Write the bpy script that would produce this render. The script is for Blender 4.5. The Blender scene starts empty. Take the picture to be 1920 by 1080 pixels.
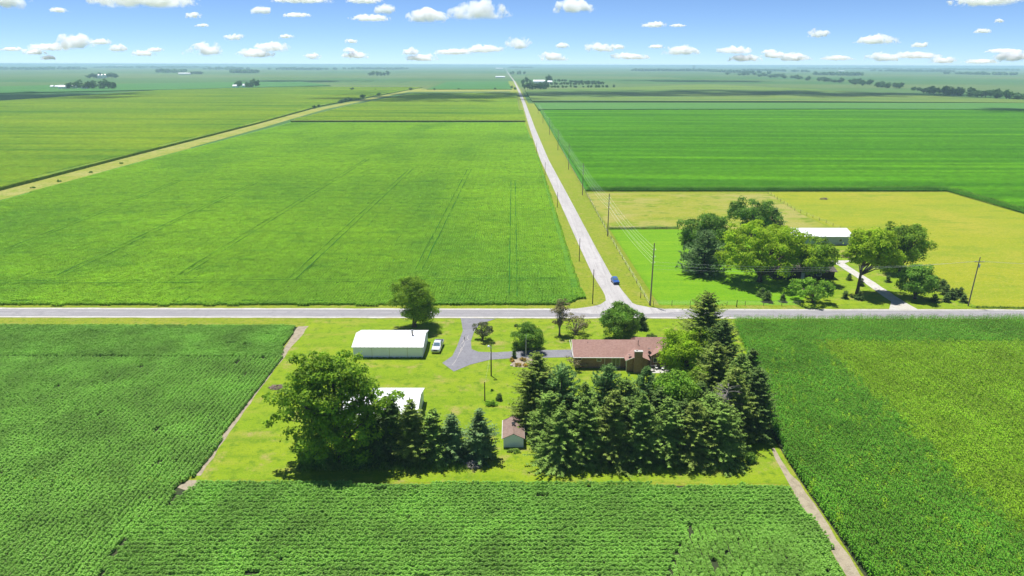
import bpy, bmesh, math, random
import numpy as np
from mathutils import Vector, Matrix

# ------------------------------------------------------------------ camera, sky, sun, exposure
scene = bpy.context.scene
COL = scene.collection
R = math.radians
cam_d = bpy.data.cameras.new('camera'); cam = bpy.data.objects.new('camera', cam_d); COL.objects.link(cam)
cam_d.sensor_width = 36; cam_d.lens = 24.02; cam_d.clip_start = 1; cam_d.clip_end = 250000
cam.matrix_world = Matrix.Translation((0, 0, 60)) @ Matrix.Rotation(R(71.9), 4, 'X') @ Matrix.Rotation(R(.14), 4, 'Z')
scene.camera = cam
SUN_EL = 72; SUN_DIR = Vector((-.56 * math.cos(R(SUN_EL)), .828 * math.cos(R(SUN_EL)), math.sin(R(SUN_EL)))).normalized()
w = bpy.data.worlds.new('World'); scene.world = w; w.use_nodes = True
wn = w.node_tree; bg = wn.nodes['Background']
sk = wn.nodes.new('ShaderNodeTexSky'); sk.sky_type = 'NISHITA'; sk.sun_disc = False
sk.sun_elevation = R(SUN_EL); sk.sun_rotation = math.atan2(SUN_DIR.x, SUN_DIR.y)
sk.altitude = 300; sk.air_density = .46; sk.dust_density = 0; sk.ozone_density = 7.5
wn.links.new(sk.outputs[0], bg.inputs[0]); bg.inputs[1].default_value = .098
sl = bpy.data.lights.new('sun', 'SUN'); sl.energy = 5.0; sl.angle = R(.53); sl.color = (1, .98, .945)
so = bpy.data.objects.new('sun', sl); COL.objects.link(so); so.rotation_euler = SUN_DIR.to_track_quat('Z', 'Y').to_euler()
so.location = (0, 0, 90)
scene.view_settings.view_transform = 'Standard'; scene.view_settings.look = 'None'
scene.view_settings.exposure = .55; scene.view_settings.gamma = 1
scene.cycles.max_bounces = 14; scene.cycles.transparent_max_bounces = 12; scene.cycles.volume_bounces = 14

# ------------------------------------------------------------------ helpers: tagging, meshes
def tag(o, label=None, cat=None, group=None, kind=None):
    if label: o['label'] = label
    if cat: o['category'] = cat
    if group: o['group'] = group
    if kind: o['kind'] = kind
    return o
def empty(name, loc, rz=0, label=None, cat=None, group=None):
    o = bpy.data.objects.new(name, None); COL.objects.link(o)
    o.location = loc; o.rotation_euler = (0, 0, rz); o.empty_display_size = .3
    return tag(o, label, cat, group)
def link(name, me, parent=None, loc=None):
    o = bpy.data.objects.new(name, me); COL.objects.link(o)
    if parent: o.parent = parent
    if loc is not None: o.location = loc
    return o
def np_mesh(name, V, F, mat, smooth=False):
    V = np.asarray(V, np.float32); F = np.asarray(F, np.int32); k = F.shape[1]
    me = bpy.data.meshes.new(name)
    me.vertices.add(len(V)); me.vertices.foreach_set('co', V.ravel())
    me.loops.add(F.size); me.loops.foreach_set('vertex_index', F.ravel())
    me.polygons.add(len(F)); me.polygons.foreach_set('loop_start', np.arange(len(F), dtype=np.int32) * k)
    me.update(calc_edges=True)
    me.polygons.foreach_set('use_smooth', np.full(len(F), smooth))
    me.materials.append(mat)
    return me
class MB:
    def __init__(s): s.v = []; s.f = []
    def add(s, vs, fs):
        n = len(s.v); s.v += [tuple(p) for p in vs]; s.f += [tuple(i + n for i in f) for f in fs]; return s
    def box(s, x0, x1, y0, y1, z0, z1):
        return s.add([(x0, y0, z0), (x1, y0, z0), (x1, y1, z0), (x0, y1, z0), (x0, y0, z1), (x1, y0, z1), (x1, y1, z1), (x0, y1, z1)],
                     [(3, 2, 1, 0), (4, 5, 6, 7), (0, 1, 5, 4), (1, 2, 6, 5), (2, 3, 7, 6), (3, 0, 4, 7)])
    def prism(s, poly, z0, z1):
        n = len(poly)
        return s.add([(x, y, z0) for x, y in poly] + [(x, y, z1) for x, y in poly],
                     [tuple(range(n - 1, -1, -1)), tuple(range(n, 2 * n))] + [(i, (i + 1) % n, n + (i + 1) % n, n + i) for i in range(n)])
    def extr(s, poly, y0, y1):          # xz outline pushed along y
        n = len(poly)
        return s.add([(x, y0, z) for x, z in poly] + [(x, y1, z) for x, z in poly],
                     [tuple(range(n)), tuple(range(2 * n - 1, n - 1, -1))] + [((i + 1) % n, i, n + i, n + (i + 1) % n) for i in range(n)])
    def extx(s, poly, x0, x1):          # yz outline pushed along x
        n = len(poly)
        return s.add([(x0, y, z) for y, z in poly] + [(x1, y, z) for y, z in poly],
                     [tuple(range(n - 1, -1, -1)), tuple(range(n, 2 * n))] + [(i, (i + 1) % n, n + (i + 1) % n, n + i) for i in range(n)])
    def tube(s, pts, rad, k=7):
        pts = [Vector(p) for p in pts]; base = len(s.v)
        for i, p in enumerate(pts):
            d = (pts[min(i + 1, len(pts) - 1)] - pts[max(i - 1, 0)]).normalized()
            a = d.orthogonal().normalized() if i == 0 else (a - d * a.dot(d)).normalized()
            b = d.cross(a); r = rad[i] if hasattr(rad, '__len__') else rad
            for j in range(k):
                t = 2 * math.pi * j / k; s.v.append(tuple(p + (a * math.cos(t) + b * math.sin(t)) * r))
        for i in range(len(pts) - 1):
            for j in range(k):
                s.f.append((base + i * k + j, base + i * k + (j + 1) % k, base + (i + 1) * k + (j + 1) % k, base + (i + 1) * k + j))
        s.f.append(tuple(base + j for j in range(k - 1, -1, -1))); m = base + (len(pts) - 1) * k
        s.f.append(tuple(m + j for j in range(k)))
        return s
    def sheet(s, poly, z=0):
        return s.add([(x, y, z) for x, y in poly], [tuple(range(len(poly)))])
    def mesh(s, name, mat, bevel=0, smooth=False):
        me = bpy.data.meshes.new(name); me.from_pydata(s.v, [], s.f); me.materials.append(mat)
        bm = bmesh.new(); bm.from_mesh(me)
        if bevel: bmesh.ops.bevel(bm, geom=bm.edges[:], offset=bevel, segments=2, affect='EDGES', clamp_overlap=True)
        bmesh.ops.recalc_face_normals(bm, faces=bm.faces[:]); bm.to_mesh(me); bm.free()
        if smooth: me.polygons.foreach_set('use_smooth', [True] * len(me.polygons))
        return me
    def build(s, name, mat, parent=None, loc=None, bevel=0, smooth=False):
        return link(name, s.mesh(name, mat, bevel, smooth), parent, loc)
def copy_tree(o, parent=None):
    c = o.copy(); COL.objects.link(c)
    if parent: c.parent = parent
    for ch in o.children: copy_tree(ch, c)
    return c
def inside(poly, pts):
    x, y = pts[:, 0], pts[:, 1]; r = np.zeros(len(pts), bool); n = len(poly)
    for i in range(n):
        x0, y0 = poly[i]; x1, y1 = poly[(i + 1) % n]
        if y0 == y1: continue
        r ^= ((y0 > y) != (y1 > y)) & (x < (x1 - x0) * (y - y0) / (y1 - y0) + x0)
    return r

# ------------------------------------------------------------------ helpers: materials
class N:
    def __init__(s, name):
        s.m = bpy.data.materials.new(name); s.m.use_nodes = True; s.t = s.m.node_tree; s.n = s.t.nodes; s.b = s.n['Principled BSDF']
        s.pos = None
    def new(s, t, **k):
        n = s.n.new(t)
        for a, b in k.items(): setattr(n, a, b)
        return n
    def l(s, a, b): s.t.links.new(a, b)
    def position(s):
        if s.pos is None: s.pos = s.new('ShaderNodeNewGeometry').outputs['Position']
        return s.pos
    def obj(s): return s.new('ShaderNodeTexCoord').outputs['Object']
    def mapped(s, vec, scale, rot=0):
        m = s.new('ShaderNodeMapping'); s.l(vec, m.inputs[0]); m.inputs['Scale'].default_value = scale; m.inputs['Rotation'].default_value = (0, 0, rot); return m.outputs[0]
    def noise(s, scale, vec=None, detail=3, rough=.6, rot=0, dist=0):
        vec = vec or s.position(); sc = 1
        if hasattr(scale, '__len__'): vec = s.mapped(vec, scale, rot)
        else: sc = scale
        n = s.new('ShaderNodeTexNoise'); s.l(vec, n.inputs['Vector']); n.inputs['Scale'].default_value = sc
        n.inputs['Detail'].default_value = detail; n.inputs['Roughness'].default_value = rough; n.inputs['Distortion'].default_value = dist
        return n.outputs[0]
    def rng(s, v, a, b, c=0, d=1):
        n = s.new('ShaderNodeMapRange'); s.l(v, n.inputs[0])
        for i, k in enumerate((a, b, c, d)): n.inputs[i + 1].default_value = k
        return n.outputs[0]
    def math(s, op, a, b=None):
        n = s.new('ShaderNodeMath', operation=op)
        for i, k in enumerate((a, b)):
            if k is None: continue
            if isinstance(k, (int, float)): n.inputs[i].default_value = k
            else: s.l(k, n.inputs[i])
        return n.outputs[0]
    def mix(s, f, a, b, mode='MIX'):
        n = s.new('ShaderNodeMix', data_type='RGBA', blend_type=mode)
        for i, k in ((0, f), (6, a), (7, b)):
            if isinstance(k, (int, float)): n.inputs[i].default_value = k
            elif isinstance(k, tuple): n.inputs[i].default_value = (*k, 1)
            else: s.l(k, n.inputs[i])
        return n.outputs[2]
    def ramp(s, f, stops):
        n = s.new('ShaderNodeValToRGB'); s.l(f, n.inputs[0]); e = n.color_ramp.elements
        while len(e) < len(stops): e.new(.5)
        for i, (p, c) in enumerate(stops): e[i].position = p; e[i].color = (*c, 1)
        return n.outputs[0]
    def bump(s, h, dist, strength=1):
        n = s.new('ShaderNodeBump'); s.l(h, n.inputs['Height']); n.inputs['Distance'].default_value = dist; n.inputs['Strength'].default_value = strength
        s.l(n.outputs[0], s.b.inputs['Normal']); return n.outputs[0]
    def col(s, c):
        if isinstance(c, tuple): s.b.inputs['Base Color'].default_value = (*c, 1)
        else: s.l(c, s.b.inputs['Base Color'])
    def pr(s, rough=.7, spec=.3, metal=0):
        s.b.inputs['Roughness'].default_value = rough; s.b.inputs['Specular IOR Level'].default_value = spec; s.b.inputs['Metallic'].default_value = metal
        return s
def surf(name, base, layers=(), rough=.9, spec=.1, bump=None, metal=0, local=False):
    """base colour + noise layers (scale, low, high, colour[, rot])"""
    n = N(name); n.pr(rough, spec, metal); c = base; vec = n.obj() if local else None
    for L in layers:
        f = n.rng(n.noise(L[0], vec, rot=L[4] if len(L) > 4 else 0), L[1], L[2]); c = n.mix(f, c, L[3])
    n.col(c)
    if bump: n.bump(n.noise(bump[0], vec, 2), bump[1])
    return n.m
def leafmat(name, cols, trans=.3, rough=.55, spec=.25, patch=.5, pvar=.45, lay=()):
    n = N(name); n.pr(rough, spec)
    g = n.new('ShaderNodeNewGeometry'); k = len(cols)
    c = n.ramp(g.outputs['Random Per Island'], [(i / (k - 1), cc) for i, cc in enumerate(cols)])
    f = n.rng(n.noise(patch, g.outputs['Position'], 2), .3, .7, 1 - pvar, 1 + pvar * .6)
    for L in lay: c = n.mix(n.rng(n.noise(L[0], g.outputs['Position']), L[1], L[2]), c, n.mix(1.0, c, L[3], 'MULTIPLY'))
    v = n.new('ShaderNodeVectorMath', operation='SCALE'); n.l(c, v.inputs[0]); n.l(f, v.inputs['Scale'])
    n.l(v.outputs[0], n.b.inputs['Base Color'])
    t = n.new('ShaderNodeBsdfTranslucent'); n.l(v.outputs[0], t.inputs[0])
    m = n.new('ShaderNodeMixShader'); m.inputs[0].default_value = trans
    n.l(n.b.outputs[0], m.inputs[1]); n.l(t.outputs[0], m.inputs[2]); n.l(m.outputs[0], n.n['Material Output'].inputs[0])
    return n.m

M = {}
# ground covers
M['lawn'] = surf('mown_lawn', (.175, .27, .009), [((.04, .1, .1), .42, .6, (.215, .285, .012)), ((.05, .3, .1), .5, .66, (.135, .22, .009)), ((.09, .22, .1), .54, .68, (.25, .27, .035)), (.22, .57, .7, (.30, .255, .08)), (.55, .5, .66, (.11, .19, .009)), (1.8, .5, .7, (.205, .275, .018)), (4, .5, .7, (.12, .20, .010))], bump=(7, .08))
M['verge'] = surf('verge_grass', (0.180, 0.243, 0.011), [((.05, .05, .1), .42, .58, (0.225, 0.257, 0.018)), (.3, .5, .64, (0.252, 0.252, 0.045)), (.9, .48, .64, (0.117, 0.184, 0.009)), (2.2, .5, .7, (0.270, 0.270, 0.045)), (5, .5, .7, (0.135, 0.189, 0.011))], bump=(5, .12))
M['pasture_lawn'] = surf('pasture_grass_green', (0.122, 0.270, 0.005), [((.03, .12, 1), .42, .6, (0.158, 0.293, 0.007)), ((.02, .4, 1), .5, .66, (0.095, 0.234, 0.005)), (.5, .5, .68, (0.099, 0.230, 0.005)), (1.6, .5, .7, (0.171, 0.297, 0.011)), (4, .5, .7, (0.090, 0.216, 0.005))], bump=(5, .09))
M['hay'] = surf('hay_grass', (0.248, 0.270, 0.011), [((.012, .03, 1), .42, .58, (0.194, 0.257, 0.011)), ((.02, .012, 1), .5, .62, (0.297, 0.279, 0.027)), ((.05, .12, 1), .52, .64, (0.162, 0.230, 0.011)), ((.1, .25, 1), .52, .68, (0.279, 0.279, 0.018)), (.5, .48, .68, (0.198, 0.239, 0.011)), (1.2, .5, .68, (0.306, 0.297, 0.041)), (2.5, .5, .7, (0.180, 0.225, 0.013))], bump=(2, .2))
M['rough_pasture'] = surf('rough_pasture', (0.243, 0.257, 0.027), [((.02, .05, 1), .42, .58, (0.297, 0.270, 0.077)), ((.05, .1, 1), .5, .62, (0.171, 0.234, 0.013)), ((.12, .25, 1), .55, .66, (0.113, 0.180, 0.011)), (.5, .52, .68, (0.297, 0.279, 0.072)), (1.5, .5, .7, (0.189, 0.225, 0.018))], bump=(2, .25))
M['ditch_grass'] = surf('ditch_grass', (0.243, 0.257, 0.036), [((.02, .02, 1), .42, .58, (0.297, 0.284, 0.081)), (.12, .5, .62, (0.171, 0.234, 0.018)), (.5, .52, .68, (0.117, 0.180, 0.013)), (1.5, .5, .7, (0.306, 0.297, 0.090))], bump=(2, .25))
M['soil'] = surf('field_soil', (.31, .26, .185), [(.8, .45, .6, (.24, .20, .14)), (5, .5, .75, (.37, .32, .24))], bump=(6, .06))
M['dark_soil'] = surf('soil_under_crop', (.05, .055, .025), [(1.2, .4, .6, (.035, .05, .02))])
M['asphalt'] = surf('worn_asphalt', (0.248, 0.236, 0.242), [((.02, .8, 1), .45, .62, (0.292, 0.278, 0.278)), ((.05, 2, 1), .5, .66, (0.206, 0.197, 0.202)), (.5, .5, .66, (0.222, 0.212, 0.217)), (8, .5, .7, (0.292, 0.282, 0.282))], bump=(25, .01))
M['gravel'] = surf('pale_gravel', (0.444, 0.423, 0.383), [(.6, .45, .62, (0.353, 0.333, 0.282)), (.15, .5, .62, (0.403, 0.373, 0.312)), (6, .5, .7, (0.524, 0.504, 0.464))], bump=(14, .02))
M['chip_road'] = surf('chip_seal_road', (0.358, 0.338, 0.323), [((.6, .02, 1), .45, .6, (0.403, 0.383, 0.368)), ((1.4, .05, 1), .5, .66, (0.292, 0.278, 0.268)), (.25, .5, .65, (0.323, 0.302, 0.288)), (5, .5, .7, (0.423, 0.403, 0.389))], bump=(14, .015))
M['drive'] = surf('grey_drive_asphalt', (0.184, 0.180, 0.198), [(.25, .45, .6, (0.211, 0.207, 0.221)), (1.2, .5, .66, (0.162, 0.158, 0.171)), (6, .5, .7, (0.225, 0.221, 0.234))], bump=(20, .01))
M['seal'] = surf('pale_crack_filler', (.36, .335, .31), [(3, .4, .6, (.26, .245, .25))])
# distant farmland
def far_mat():
    n = N('far_farmland'); n.pr(.95, .05)
    p = n.position()
    b = n.new('ShaderNodeTexBrick'); n.l(n.mapped(p, (1, 1, 1)), b.inputs[0])
    b.inputs['Color1'].default_value = (.04, .125, .03, 1); b.inputs['Color2'].default_value = (.13, .175, .045, 1); b.inputs['Mortar'].default_value = (.04, .10, .03, 1)
    b.inputs['Scale'].default_value = 1; b.inputs['Mortar Size'].default_value = 7; b.inputs['Brick Width'].default_value = 780; b.inputs['Row Height'].default_value = 400
    b.offset = .5
    b2 = n.new('ShaderNodeTexBrick'); n.l(n.mapped(p, (1, 1, 1)), b2.inputs[0])
    b2.inputs['Color1'].default_value = (.045, .13, .035, 1); b2.inputs['Color2'].default_value = (.17, .185, .08, 1); b2.inputs['Mortar'].default_value = (.05, .11, .03, 1)
    b2.inputs['Scale'].default_value = 1; b2.inputs['Mortar Size'].default_value = 3; b2.inputs['Brick Width'].default_value = 1610; b2.inputs['Row Height'].default_value = 803
    c = n.mix(.45, b.outputs[0], b2.outputs[0])
    c = n.mix(n.rng(n.noise((.0012, .003, 1)), .45, .7), c, (.085, .155, .045))
    c = n.mix(n.rng(n.noise((.02, .05, 1)), .5, .8, 0, .5), c, (.05, .12, .03))
    n.col(c); n.bump(n.noise(.3), 1.0); return n.m
M['far'] = far_mat()
# crop canopies seen from afar
def canopy(name, base, layers, rowdir=None, rowscale=1.3, bump=.5, rowcol=None):
    n = N(name); n.pr(.8, .15); c = base
    for L in layers:
        c = n.mix(n.rng(n.noise(L[0], rot=L[4] if len(L) > 4 else 0), L[1], L[2]), c, L[3])
    n.col(c); n.bump(n.noise(1.6, detail=4), bump); return n.m
M['soy_far'] = canopy('soybean_canopy', (.10, .25, .008), [((.006, .015, 1), .42, .58, (.125, .275, .008)), ((.02, .008, 1), .5, .64, (.075, .21, .010)), ((.01, .08, 1), .5, .66, (.135, .285, .008)), ((.08, .2, 1), .5, .66, (.075, .21, .009)), (.45, .46, .62, (.058, .175, .008)), (.9, .5, .66, (.16, .32, .014)), (2.0, .48, .68, (.045, .145, .008))], bump=.7)
M['corn_left'] = canopy('corn_canopy_yellow', (.165, .265, .008), [((.004, .008, 1), .42, .58, (.125, .23, .008)), ((.006, .03, 1), .5, .62, (.21, .29, .012)), ((.003, .05, 1), .52, .64, (.085, .185, .010)), ((.03, .08, 1), .5, .64, (.185, .275, .012)), (.35, .48, .62, (.09, .18, .008)), (1.0, .5, .68, (.22, .30, .02))], bump=.9)
M['corn_mid'] = canopy('corn_canopy_mid', (.15, .215, .014), [((.004, .012, 1), .42, .58, (.19, .24, .016)), ((.004, .05, 1), .5, .64, (.10, .175, .016)), (.3, .48, .64, (.09, .16, .010)), (1.0, .5, .68, (.21, .26, .03))], bump=.9)
M['corn_right'] = canopy('corn_canopy_green', (.062, .255, .005), [((.004, .09, 1), .43, .53, (.036, .175, .006)), ((.002, .033, 1), .5, .6, (.095, .30, .006)), ((.008, .22, 1), .48, .56, (.042, .20, .005)), ((.03, .03, 1), .52, .66, (.05, .215, .006)), (.3, .48, .62, (.04, .165, .006)), (.9, .5, .66, (.10, .31, .010))], bump=1.0)
M['corn_headland'] = canopy('corn_canopy_headland', (.050, .205, .008), [((.25, .006, 1), .45, .58, (.036, .16, .008)), ((.03, .03, 1), .5, .64, (.06, .235, .008)), (.5, .5, .66, (.036, .145, .007)), (1.2, .5, .66, (.075, .25, .012))], bump=1.0)
M['corn_back'] = canopy('corn_canopy_back', (.07, .20, .03), [((.004, .03, 1), .45, .62, (.09, .215, .028)), (.6, .5, .66, (.05, .15, .02))], bump=.9)
M['field_pale'] = canopy('field_canopy_pale', (.13, .20, .025), [((.0015, .008, 1), .42, .55, (.075, .155, .03)), ((.002, .03, 1), .5, .62, (.17, .225, .03)), (.6, .5, .66, (.08, .15, .02))], bump=.9)
M['field_teal'] = canopy('field_canopy_deep', (.045, .16, .022), [((.003, .02, 1), .45, .6, (.065, .185, .026)), (.6, .5, .66, (.035, .12, .02))], bump=.9)
M['track'] = surf('wheel_track', (.03, .13, .01), [(.4, .45, .6, (.045, .19, .01)), (2, .4, .7, (.02, .085, .008))])
# plants
M['soy'] = leafmat('soybean_leaf', [(.22, .47, .05), (.265, .53, .065), (.34, .59, .115), (.23, .49, .06)], .42, spec=.2, patch=.12, pvar=.28)
M['soy_field'] = leafmat('soybean_leaf_far', [(.265, .51, .02), (.305, .56, .025), (.365, .62, .04), (.255, .49, .02)], .4, spec=.15, patch=.35, pvar=.2, lay=[((.006, .015, 1), .42, .58, (1.15, 1.1, 1)), ((.02, .008, 1), .5, .64, (.74, .84, 1.1)), ((.01, .08, 1), .5, .66, (1.15, 1.12, 1)), ((.08, .2, 1), .52, .68, (.72, .82, 1))])
M['corn_field_leaf'] = leafmat('corn_leaf_far', [(.175, .50, .006), (.21, .56, .008), (.26, .62, .01), (.155, .47, .006)], .42, spec=.15, patch=.3, pvar=.2, lay=[((.004, .09, 1), .43, .54, (.66, .76, 1)), ((.002, .033, 1), .5, .6, (1.35, 1.18, 1)), ((.008, .22, 1), .48, .57, (.75, .84, 1)), ((.03, .03, 1), .52, .66, (.85, .88, 1))])
M['corn_field_top'] = leafmat('corn_tassel_far', [(.30, .62, .03), (.25, .58, .02)], .35, patch=.3, pvar=.2, lay=[((.004, .09, 1), .43, .54, (.66, .76, 1)), ((.002, .033, 1), .5, .6, (1.35, 1.18, 1))])
M['corn_left_leaf'] = leafmat('corn_leaf_far_left', [(.37, .56, .018), (.42, .61, .02), (.48, .65, .03), (.34, .52, .018)], .42, spec=.15, patch=.3, pvar=.2, lay=[((.004, .008, 1), .42, .58, (.75, .88, 1)), ((.006, .03, 1), .5, .62, (1.22, 1.1, 1)), ((.003, .05, 1), .52, .64, (.55, .75, 1.1))])
M['corn_left_top'] = leafmat('corn_tassel_far_left', [(.56, .62, .06), (.50, .60, .04)], .35, patch=.3, pvar=.2, lay=[((.004, .008, 1), .42, .58, (.75, .88, 1)), ((.003, .05, 1), .52, .64, (.55, .75, 1.1))])
M['soy_stem'] = surf('soybean_stem', (.10, .17, .03))
M['corn'] = leafmat('corn_leaf', [(.16, .43, .03), (.20, .49, .035), (.26, .55, .05), (.135, .39, .035)], .45, spec=.2, patch=.09, pvar=.25)
M['corn_light'] = leafmat('corn_leaf_pale', [(.32, .57, .025), (.37, .62, .03), (.44, .67, .045), (.28, .53, .03)], .45, spec=.2, patch=.12, pvar=.2)
M['tassel'] = leafmat('corn_tassel', [(.40, .45, .08), (.30, .42, .06), (.46, .46, .13)], .3, patch=.09, pvar=.3)
M['stalk'] = surf('corn_stalk', (.14, .20, .05))
M['weed'] = leafmat('weed_leaf', [(0.170, 0.323, 0.034), (0.255, 0.408, 0.051), (0.340, 0.459, 0.085)], .3)
M['bark'] = surf('bark', (.10, .075, .055), [((6, 6, 1), .4, .6, (.16, .125, .095)), (2, .5, .7, (.07, .05, .04))], bump=((8, 8, 1.5), .05), local=True)
M['bark_grey'] = surf('bark_grey', (.30, .27, .25), [((6, 6, 1), .4, .6, (.22, .195, .18))], local=True)
M['oak'] = leafmat('broad_leaf_deep', [(.17, .32, .025), (.25, .43, .03), (.38, .55, .035), (.20, .36, .025)], .45, spec=.15, pvar=.5, patch=.4)
M['maple'] = leafmat('maple_leaf', [(.12, .28, .03), (.18, .37, .04), (.28, .48, .05), (.14, .31, .03)], .38, spec=.15)
M['lime'] = leafmat('lime_leaf', [(.33, .53, .018), (.42, .62, .02), (.26, .45, .02)], .45, spec=.15)
M['locust'] = leafmat('yellow_green_leaf', [(.30, .48, .02), (.40, .58, .022), (.50, .66, .028), (.24, .41, .022)], .48, spec=.15, pvar=.45, patch=.3)
M['dark_leaf'] = leafmat('dark_leaf', [(.12, .26, .03), (.17, .33, .036), (.25, .42, .045)], .42, spec=.15, pvar=.5)
M['young_leaf'] = leafmat('fresh_leaf', [(.20, .42, .03), (.27, .50, .04), (.35, .57, .055), (.16, .35, .03)], .42, spec=.15)
M['bronze'] = leafmat('bronze_leaf', [(0.255, 0.196, 0.093), (0.204, 0.221, 0.076), (0.340, 0.255, 0.136), (0.170, 0.204, 0.068)], .25)
M['purple'] = leafmat('purplish_leaf', [(0.187, 0.170, 0.085), (0.119, 0.204, 0.060), (0.238, 0.187, 0.102)], .25)
M['spruce'] = leafmat('spruce_needles', [(0.149, 0.265, 0.046), (0.218, 0.356, 0.063), (0.333, 0.471, 0.098), (0.172, 0.299, 0.052)], .28, rough=.8, spec=.08)
M['spruce_dark'] = leafmat('dark_spruce_needles', [(0.098, 0.178, 0.040), (0.138, 0.230, 0.052), (0.196, 0.287, 0.069)], .25, rough=.8, spec=.08)
M['spruce_olive'] = leafmat('olive_spruce_needles', [(0.172, 0.253, 0.040), (0.241, 0.333, 0.057), (0.333, 0.414, 0.092)], .28, rough=.8, spec=.08)
M['spruce_blue'] = leafmat('bluish_fir_needles', [(.14, .25, .085), (.20, .32, .11), (.27, .39, .14)], .28, rough=.8, spec=.08)
M['pine'] = leafmat('pine_needles', [(.16, .31, .09), (.22, .38, .105), (.30, .46, .13)], .3, rough=.8, spec=.08)
M['reed'] = leafmat('reed_blade', [(0.204, 0.442, 0.119), (0.153, 0.357, 0.085), (0.289, 0.527, 0.170)], .35)
M['flower'] = leafmat('orange_flower', [(.62, .36, .05), (.52, .27, .04), (.28, .34, .04), (.58, .42, .10)], .25)
M['dead'] = surf('dead_wood', (.34, .30, .27), [(3, .4, .6, (.24, .21, .19))], local=True)
M['brushwood'] = surf('cut_brushwood', (.30, .23, .18), [(3, .4, .6, (.20, .15, .12))], local=True)
M['far_leaf'] = leafmat('far_tree_leaf', [(0.048, 0.136, 0.031), (0.076, 0.187, 0.037), (0.111, 0.238, 0.041)], .25, patch=.1)
# built things
M['white_roof'] = surf('white_metal_roof', (.66, .66, .67), [((.4, .4, .4), .45, .65, (.60, .60, .60))], .45, .4, local=True)
M['white_wall'] = surf('white_metal_siding', (.80, .84, .88), [((.5, .5, .3), .45, .65, (.76, .80, .84)), ((.3, .3, 3), .6, .8, (.70, .73, .74))], .5, .3, local=True)
M['grey_wall'] = surf('grey_metal_siding', (.36, .41, .46), [(.4, .45, .65, (.33, .38, .43))], .5, .3, local=True)
M['trim'] = surf('white_trim', (.75, .74, .71), [(1, .5, .7, (.68, .67, .64))], .5, .3, local=True)
M['rust'] = surf('rusty_flue', (.30, .22, .16), [(4, .4, .6, (.42, .38, .34))], .6, .3, local=True)
def shingle(name, a, b, c):
    n = N(name); n.pr(.9, .15); o = n.obj()
    k = n.mix(n.rng(n.noise((2.5, 2.5, 2.5), o, 2), .35, .65), a, b); k = n.mix(n.rng(n.noise(.5, o), .5, .7, 0, .6), k, c)
    n.col(k); n.bump(n.noise((3, 9, 9), o, 2), .02); return n.m
M['red_shingle'] = shingle('red_shingle', (.265, .155, .125), (.32, .195, .16), (.235, .135, .11))
M['brown_shingle'] = shingle('brown_shingle', (.21, .145, .115), (.26, .185, .15), (.17, .12, .10))
M['dark_shingle'] = shingle('dark_shingle', (.09, .075, .065), (.12, .10, .085), (.07, .06, .05))
def brickm():
    n = N('brown_brick'); n.pr(.9, .15)
    b = n.new('ShaderNodeTexBrick'); m = n.new('ShaderNodeMapping'); n.l(n.obj(), m.inputs[0]); m.inputs['Rotation'].default_value = (R(90), 0, 0); n.l(m.outputs[0], b.inputs[0])
    b.inputs['Scale'].default_value = 1; b.inputs['Brick Width'].default_value = .22; b.inputs['Row Height'].default_value = .075; b.inputs['Mortar Size'].default_value = .008
    b.inputs['Color1'].default_value = (.36, .195, .14, 1); b.inputs['Color2'].default_value = (.20, .115, .09, 1); b.inputs['Mortar'].default_value = (.42, .35, .30, 1)
    c = n.mix(n.rng(n.noise(3.0, n.obj()), .4, .68), b.outputs[0], (.26, .155, .12)); n.col(c); return n.m
M['brick'] = brickm()
M['glass'] = surf('window_glass', (.05, .07, .08), [], .06, .8)
M['dark_glass'] = surf('vehicle_glass', (.10, .16, .21), [], .05, .9)
M['concrete'] = surf('concrete', (.45, .43, .40), [(2, .4, .6, (.38, .36, .34))], local=True)
M['pole'] = surf('weathered_pole', (.20, .17, .135), [((4, 4, .4), .4, .6, (.27, .235, .19))], local=True)
M['pole_dark'] = surf('creosoted_pole', (.055, .042, .034), [((4, 4, .4), .4, .6, (.085, .065, .05))], local=True)
M['insul'] = surf('pale_insulator', (.6, .6, .62), [], .3, .5)
M['wire'] = surf('aluminium_wire', (.62, .62, .6), [], .45, .5, metal=.3)
M['metal'] = surf('galvanised_metal', (.5, .5, .5), [], .4, .5, metal=.6)
M['lamp_glass'] = surf('lamp_lens', (.8, .82, .85), [], .15, .6)
M['post'] = surf('fence_post', (.14, .11, .085), [(3, .4, .6, (.20, .165, .13))], local=True)
M['silver'] = surf('silver_paint', (.62, .63, .66), [], .25, .6, metal=.25)
M['blue'] = surf('blue_paint', (.025, .10, .36), [], .22, .6)
M['black'] = surf('black_plastic', (.02, .02, .022), [], .6, .3)
M['tyre'] = surf('tyre_rubber', (.025, .025, .026), [], .85, .2)
M['chrome'] = surf('chrome', (.7, .7, .7), [], .15, .6, metal=.9)
M['red_lens'] = surf('red_lens', (.4, .02, .02), [], .2, .6)
M['head_lens'] = surf('headlight_lens', (.55, .55, .52), [], .12, .7)
M['dish'] = surf('grey_dish', (.16, .13, .13), [], .5, .3)
M['far_white'] = surf('far_white_building', (.8, .8, .8), [], .6, .3)
M['dark_wall'] = surf('dark_stained_siding', (.045, .038, .032), [((.4, .4, 5), .4, .6, (.06, .05, .042))], local=True)
M['stone'] = surf('pale_stone', (.5, .44, .38), [(3, .4, .6, (.38, .33, .28))], local=True)

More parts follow.
